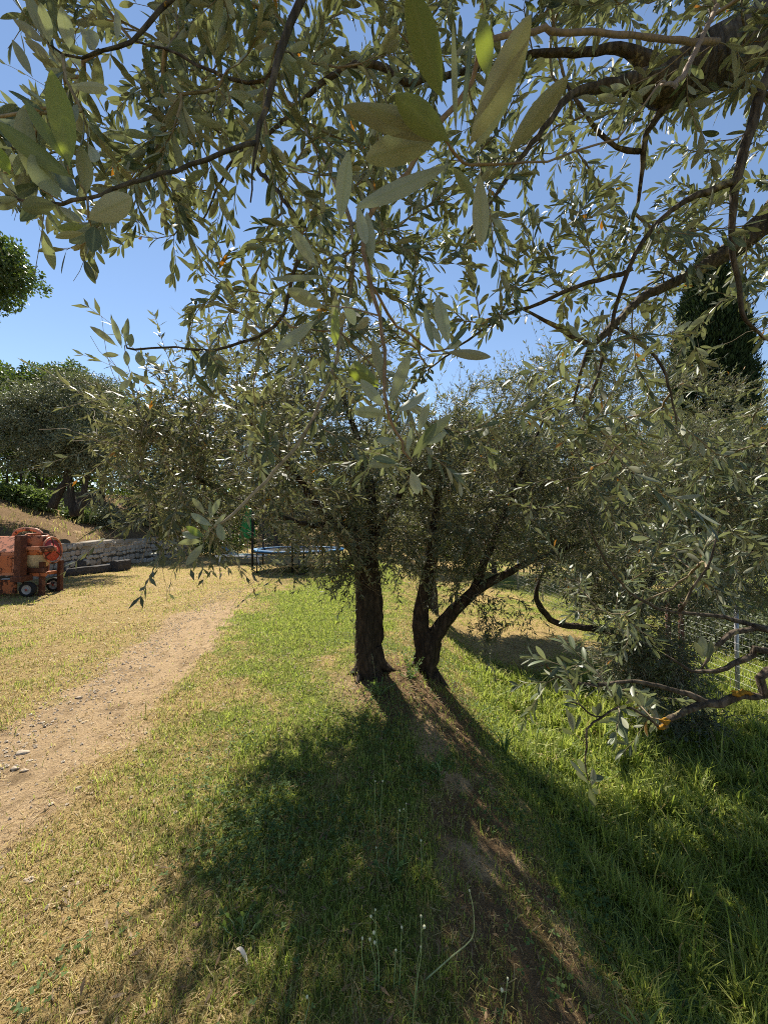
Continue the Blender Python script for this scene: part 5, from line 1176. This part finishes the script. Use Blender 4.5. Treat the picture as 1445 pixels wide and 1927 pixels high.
for k, (px, py, s, lab) in enumerate([(42, 1406, 0.045, 'largest loose stone on the path, near the left edge'), (28, 1440, 0.028, 'small round stone on the path, left of a paired stone'), (47, 1441, 0.028, 'small round stone on the path, right of a paired stone'), (56, 1656, 0.024, 'pale angular stone on dry grass at the lower left'), (148, 1487, 0.024, 'whitish flat stone at the edge of the path'), (150, 1307, 0.03, 'dark stone in the middle of the far path'), (214, 1293, 0.03, 'grey stone on the far path beside the straw')]):
    d = 723*1.6/(py-985); p = G(px, py, d); b = MB(); b.blob(p+[0, 0, s*0.02], (s*0.85, s*0.6, s*0.45), 60+k, 0.6, 9, 13)
    tag(b.build('stone', stone_m, None, p), lab, 'stone', 'loose stones along the path')

# ------------------------------------------------------------------ tall stalks with seed heads
stalk_m = simple('green_stalk', (0.30, 0.38, 0.16), 0.6, 0.3, 0, 0.2); head_m = simple('pale_seed_head', (0.50, 0.50, 0.33), 0.8, 0.2)
ST = [(684, 1860, 682, 1766, 'short stalk, leftmost of the foreground stalks'), (705, 1870, 696, 1768, 'stalk with a large bud, second from the left in front'), (712, 1870, 706, 1712, 'tallest branching stalk with several buds, left of centre'), (740, 1860, 745, 1788, 'short stalk just right of the branching one'), (775, 1925, 792, 1724, 'tall stalk with bud just left of the bent pale stalk'), (780, 1880, 792, 1782, 'stalk with low bud in front of the bent pale stalk'), (750, 1860, 756, 1745, 'thin stalk without large bud in the middle of the clump'),
      (755, 1610, 764, 1512, 'stalk with two buds in the rear clump, on its right'), (748, 1640, 752, 1525, 'slim stalk in the rear clump, left of the two-budded one'), (712, 1630, 708, 1595, 'short stalk with white bud, rear clump left side'), (790, 1640, 792, 1582, 'short rear stalk standing alone on the right'), (708, 1560, 706, 1470, 'farthest stalk with bud, just below the tree shade'), (718, 1570, 720, 1470, 'farthest stalk, right neighbour of the shaded one'),
      (940, 1926, 955, 1842, 'stalk with side bud at the lower right of the clump'), (572, 1926, 578, 1876, 'isolated short stalk at the bottom left of the clump')]
for k, (bx, by, tx, ty, lab) in enumerate(ST):
    d = min(723*1.6/(by-985), 2.3); p = G(bx, by, d); q1 = P(tx, ty, d-0.02)
    root = empty('seed_stalk', p, lab, 'wild plant', 'tall wild stalks with round buds')
    q, _ = smooth_line([p+[0, 0, -0.01], p*0.66+q1*0.34+rng.normal(0, 0.006, 3), p*0.3+q1*0.7+rng.normal(0, 0.006, 3), q1], None, 0.02)
    b = MB(); b.tube(q, np.linspace(0.0018, 0.0009, len(q)), 5)
    lo_ = q[:max(3, len(q)//3)]; B_, D_, N_, L_ = map(np.array, shoot_leaves(lo_, 0.02, 0.035, 0.0, 45, 0.0, tip=False))
    if len(B_): lf = MB(); add_leaves(lf, B_, D_, N_, L_, L_*0.16, np.full(len(L_), 0.2), rng.random(len(L_)), 'mid'); lf.build('leaves', M['weed'], root, p)
    heads = [q1]
    if k in (2, 7, 4, 13):
        for m in range(3 if k == 2 else 1):
            i = len(q)-3-2*m; e = q[i]+np.array([rng.choice([-1, 1])*rng.uniform(0.008, 0.018), rng.normal(0, 0.006), 0.012]); b.tube([q[i], e], [0.0009, 0.0007], 4); heads.append(e)
    b.build('stem', stalk_m, root, p)
    for hpt in heads:
        hb = MB(); hb.blob(hpt, np.array([1, 1, 1.2])*rng.uniform(0.0032, 0.0048), k, 0.15, 8, 10); hb.build('bud', head_m, root, p)
# bent pale stalk
pz = G(795, 1835, 1.36); pts = [pz+[0, 0, 0.05], P(850, 1800, 1.34), P(880, 1775, 1.33), P(891, 1755, 1.33), P(890, 1710, 1.33), P(883, 1676, 1.33)]
root = empty('bent_stalk', pz, 'long pale stalk bent over to the right and turning up', 'wild plant'); b = MB(); q, _ = smooth_line([pz+[0, 0, -0.01]]+pts[1:], None, 0.015); b.tube(q, np.linspace(0.0026, 0.0012, len(q)), 6); b.build('stem', simple('pale_stalk', (0.40, 0.43, 0.20), 0.6), root, pz)
hb = MB(); hb.blob(pts[-1], (0.0035, 0.0035, 0.0045), 9, 0.1); hb.build('bud', head_m, root, pz)

# ------------------------------------------------------------------ weeds as individual plants
def weed(label, px, d, hgt, n, kind, seed, name='weed_plant'):
    r = np.random.default_rng(seed); p = G(px, 1500, d); root = empty(name, p, label, 'weed')
    f = MB(); st = MB()
    if kind == 'blade':
        for k in range(n):
            a = r.uniform(0, 2*math.pi); o = np.array([math.cos(a), math.sin(a), 0]); h = hgt*r.uniform(0.6, 1.1); m = 7; t = np.linspace(0, 1, m)[:, None]
            c = p+o*(0.01+h*0.75*t**1.8)+np.array([0, 0, 1])*(h*(t*1.25-0.6*t**2.6)); s = np.array([-o[1], o[0], 0]); w = 0.006*np.array([0.7, 1, 1.05, 1, 0.8, 0.5, 0.05])[:, None]
            V = np.concatenate([c-s*w, c+s*w-np.array([0, 0, 0.001])]); f.add(V, [(i, i+1, m+i+1, m+i) for i in range(m-1)], rnd=r.uniform(0.5, 1))
        f.build('blades', M['weed'], root, p)
    else:
        for k in range(n):
            a = r.uniform(0, 2*math.pi); tip = p+np.array([math.cos(a)*hgt*1.1*r.random()**0.5, math.sin(a)*hgt*1.1*r.random()**0.5, hgt*r.uniform(0.4, 1.0)])
            q, _ = smooth_line([p+[0, 0, -0.01], p*0.5+tip*0.5+r.normal(0, 0.01, 3), tip], None, 0.02); st.tube(q, np.linspace(0.0028, 0.001, len(q)), 5)
            L0 = 0.055 if kind == 'feather' else 0.04
            a_ = shoot_leaves(q, 0.013 if kind == 'feather' else 0.03, L0, 0.01, 62, 0.0)
            B_, D_, N_, L_ = map(np.array, a_); add_leaves(f, B_, D_, N_, L_, L_*(0.14 if kind == 'feather' else 0.42), r.normal(0.15, 0.15, len(L_)), r.random(len(L_)), 'mid')
        st.build('stems', stalk_m, root, p); f.build('leaves', M['weed'], root, p)
weed('bright tuft of broad grass blades arching over the shaded slope', 1205, 1.50, 0.15, 9, 'blade', 501, 'grass_tuft')
weed('feathery-leaved weed at the lower right', 1335, 1.36, 0.17, 9, 'feather', 502)
weed('feathery-leaved weed in the bottom right corner', 1420, 1.26, 0.15, 8, 'feather', 503)
weed('pale broad-leaved weed in the clover at the lower left', 452, 1.5, 0.08, 6, 'broad', 504)
weed('leafy weed at the foot of the forked trunk', 775, 3.75, 0.20, 9, 'broad', 505)
weed('leafy weed on the slope in front of the straight trunk', 715, 3.4, 0.16, 8, 'broad', 506)
weed('leafy weed on the bank below the forked trunk', 830, 2.5, 0.10, 8, 'broad', 507)
weed('broad-leaved weed patch beside the tall stalks', 740, 1.75, 0.09, 8, 'broad', 508)
weed('grass tuft on the edge of the lower lawn', 950, 3.3, 0.22, 14, 'blade', 509, 'grass_tuft')
weed('grass tuft beside the hanging olive spray', 1150, 2.3, 0.2, 12, 'blade', 510, 'grass_tuft')
weed('dense feathery weed left of the bottom right corner', 1270, 1.33, 0.12, 7, 'feather', 511)
# dry curled leaf scrap
p = G(445, 1810, 1.42); b = MB(); q, _ = smooth_line([p+[0, 0, 0.02], p+[0.02, -0.01, 0.03], p+[0.05, -0.03, 0.012], p+[0.06, -0.05, 0.02]], None, 0.008)
s = np.array([0.5, 0.8, 0.2]); n = len(q); w = 0.006*np.sin(np.linspace(0.3, math.pi-0.1, n))[:, None]
b.add(np.concatenate([q-s*w, q+s*w+[0, 0, 0.004]]), [(i, i+1, n+i+1, n+i) for i in range(n-1)]); tag(b.build('dry_leaf', simple('bleached_leaf', (0.58, 0.50, 0.40), 0.7), None, p), 'bleached curled dead leaf lying in the grass at the bottom', 'leaf')

# ------------------------------------------------------------------ light
EL, AZ = math.radians(53), math.radians(-22)
w = bpy.data.worlds.new('World'); SC.world = w; w.use_nodes = True; nt = w.node_tree
sky = nt.nodes.new('ShaderNodeTexSky'); sky.sky_type = 'NISHITA'; sky.sun_disc = False; sky.sun_elevation = EL; sky.sun_rotation = AZ
sky.altitude = 300; sky.air_density = 1.0; sky.dust_density = 0.0; sky.ozone_density = 0.75
bg = nt.nodes['Background']; bg.inputs[1].default_value = 0.084; nt.links.new(sky.outputs[0], bg.inputs[0])
sd = np.array([math.sin(AZ)*math.cos(EL), math.cos(AZ)*math.cos(EL), math.sin(EL)])
ld = bpy.data.lights.new('sun', 'SUN'); ld.energy = 5.0; ld.angle = math.radians(0.53); ld.color = (1, 0.93, 0.80)
lo = bpy.data.objects.new('sun', ld); COL.objects.link(lo); lo.rotation_euler = Vector(sd).to_track_quat('Z', 'Y').to_euler()

SC.view_settings.view_transform = 'Standard'; SC.view_settings.look = 'None'; SC.view_settings.exposure = 1.0; SC.view_settings.gamma = 1
SC.render.engine = 'CYCLES'; cy = SC.cycles
cy.max_bounces = 6; cy.diffuse_bounces = 3; cy.glossy_bounces = 2; cy.transmission_bounces = 4; cy.transparent_max_bounces = 6
cy.filter_width = 1.0; cy.sample_clamp_indirect = 6; cy.use_denoising = False; cy.caustics_reflective = False; cy.caustics_refractive = False
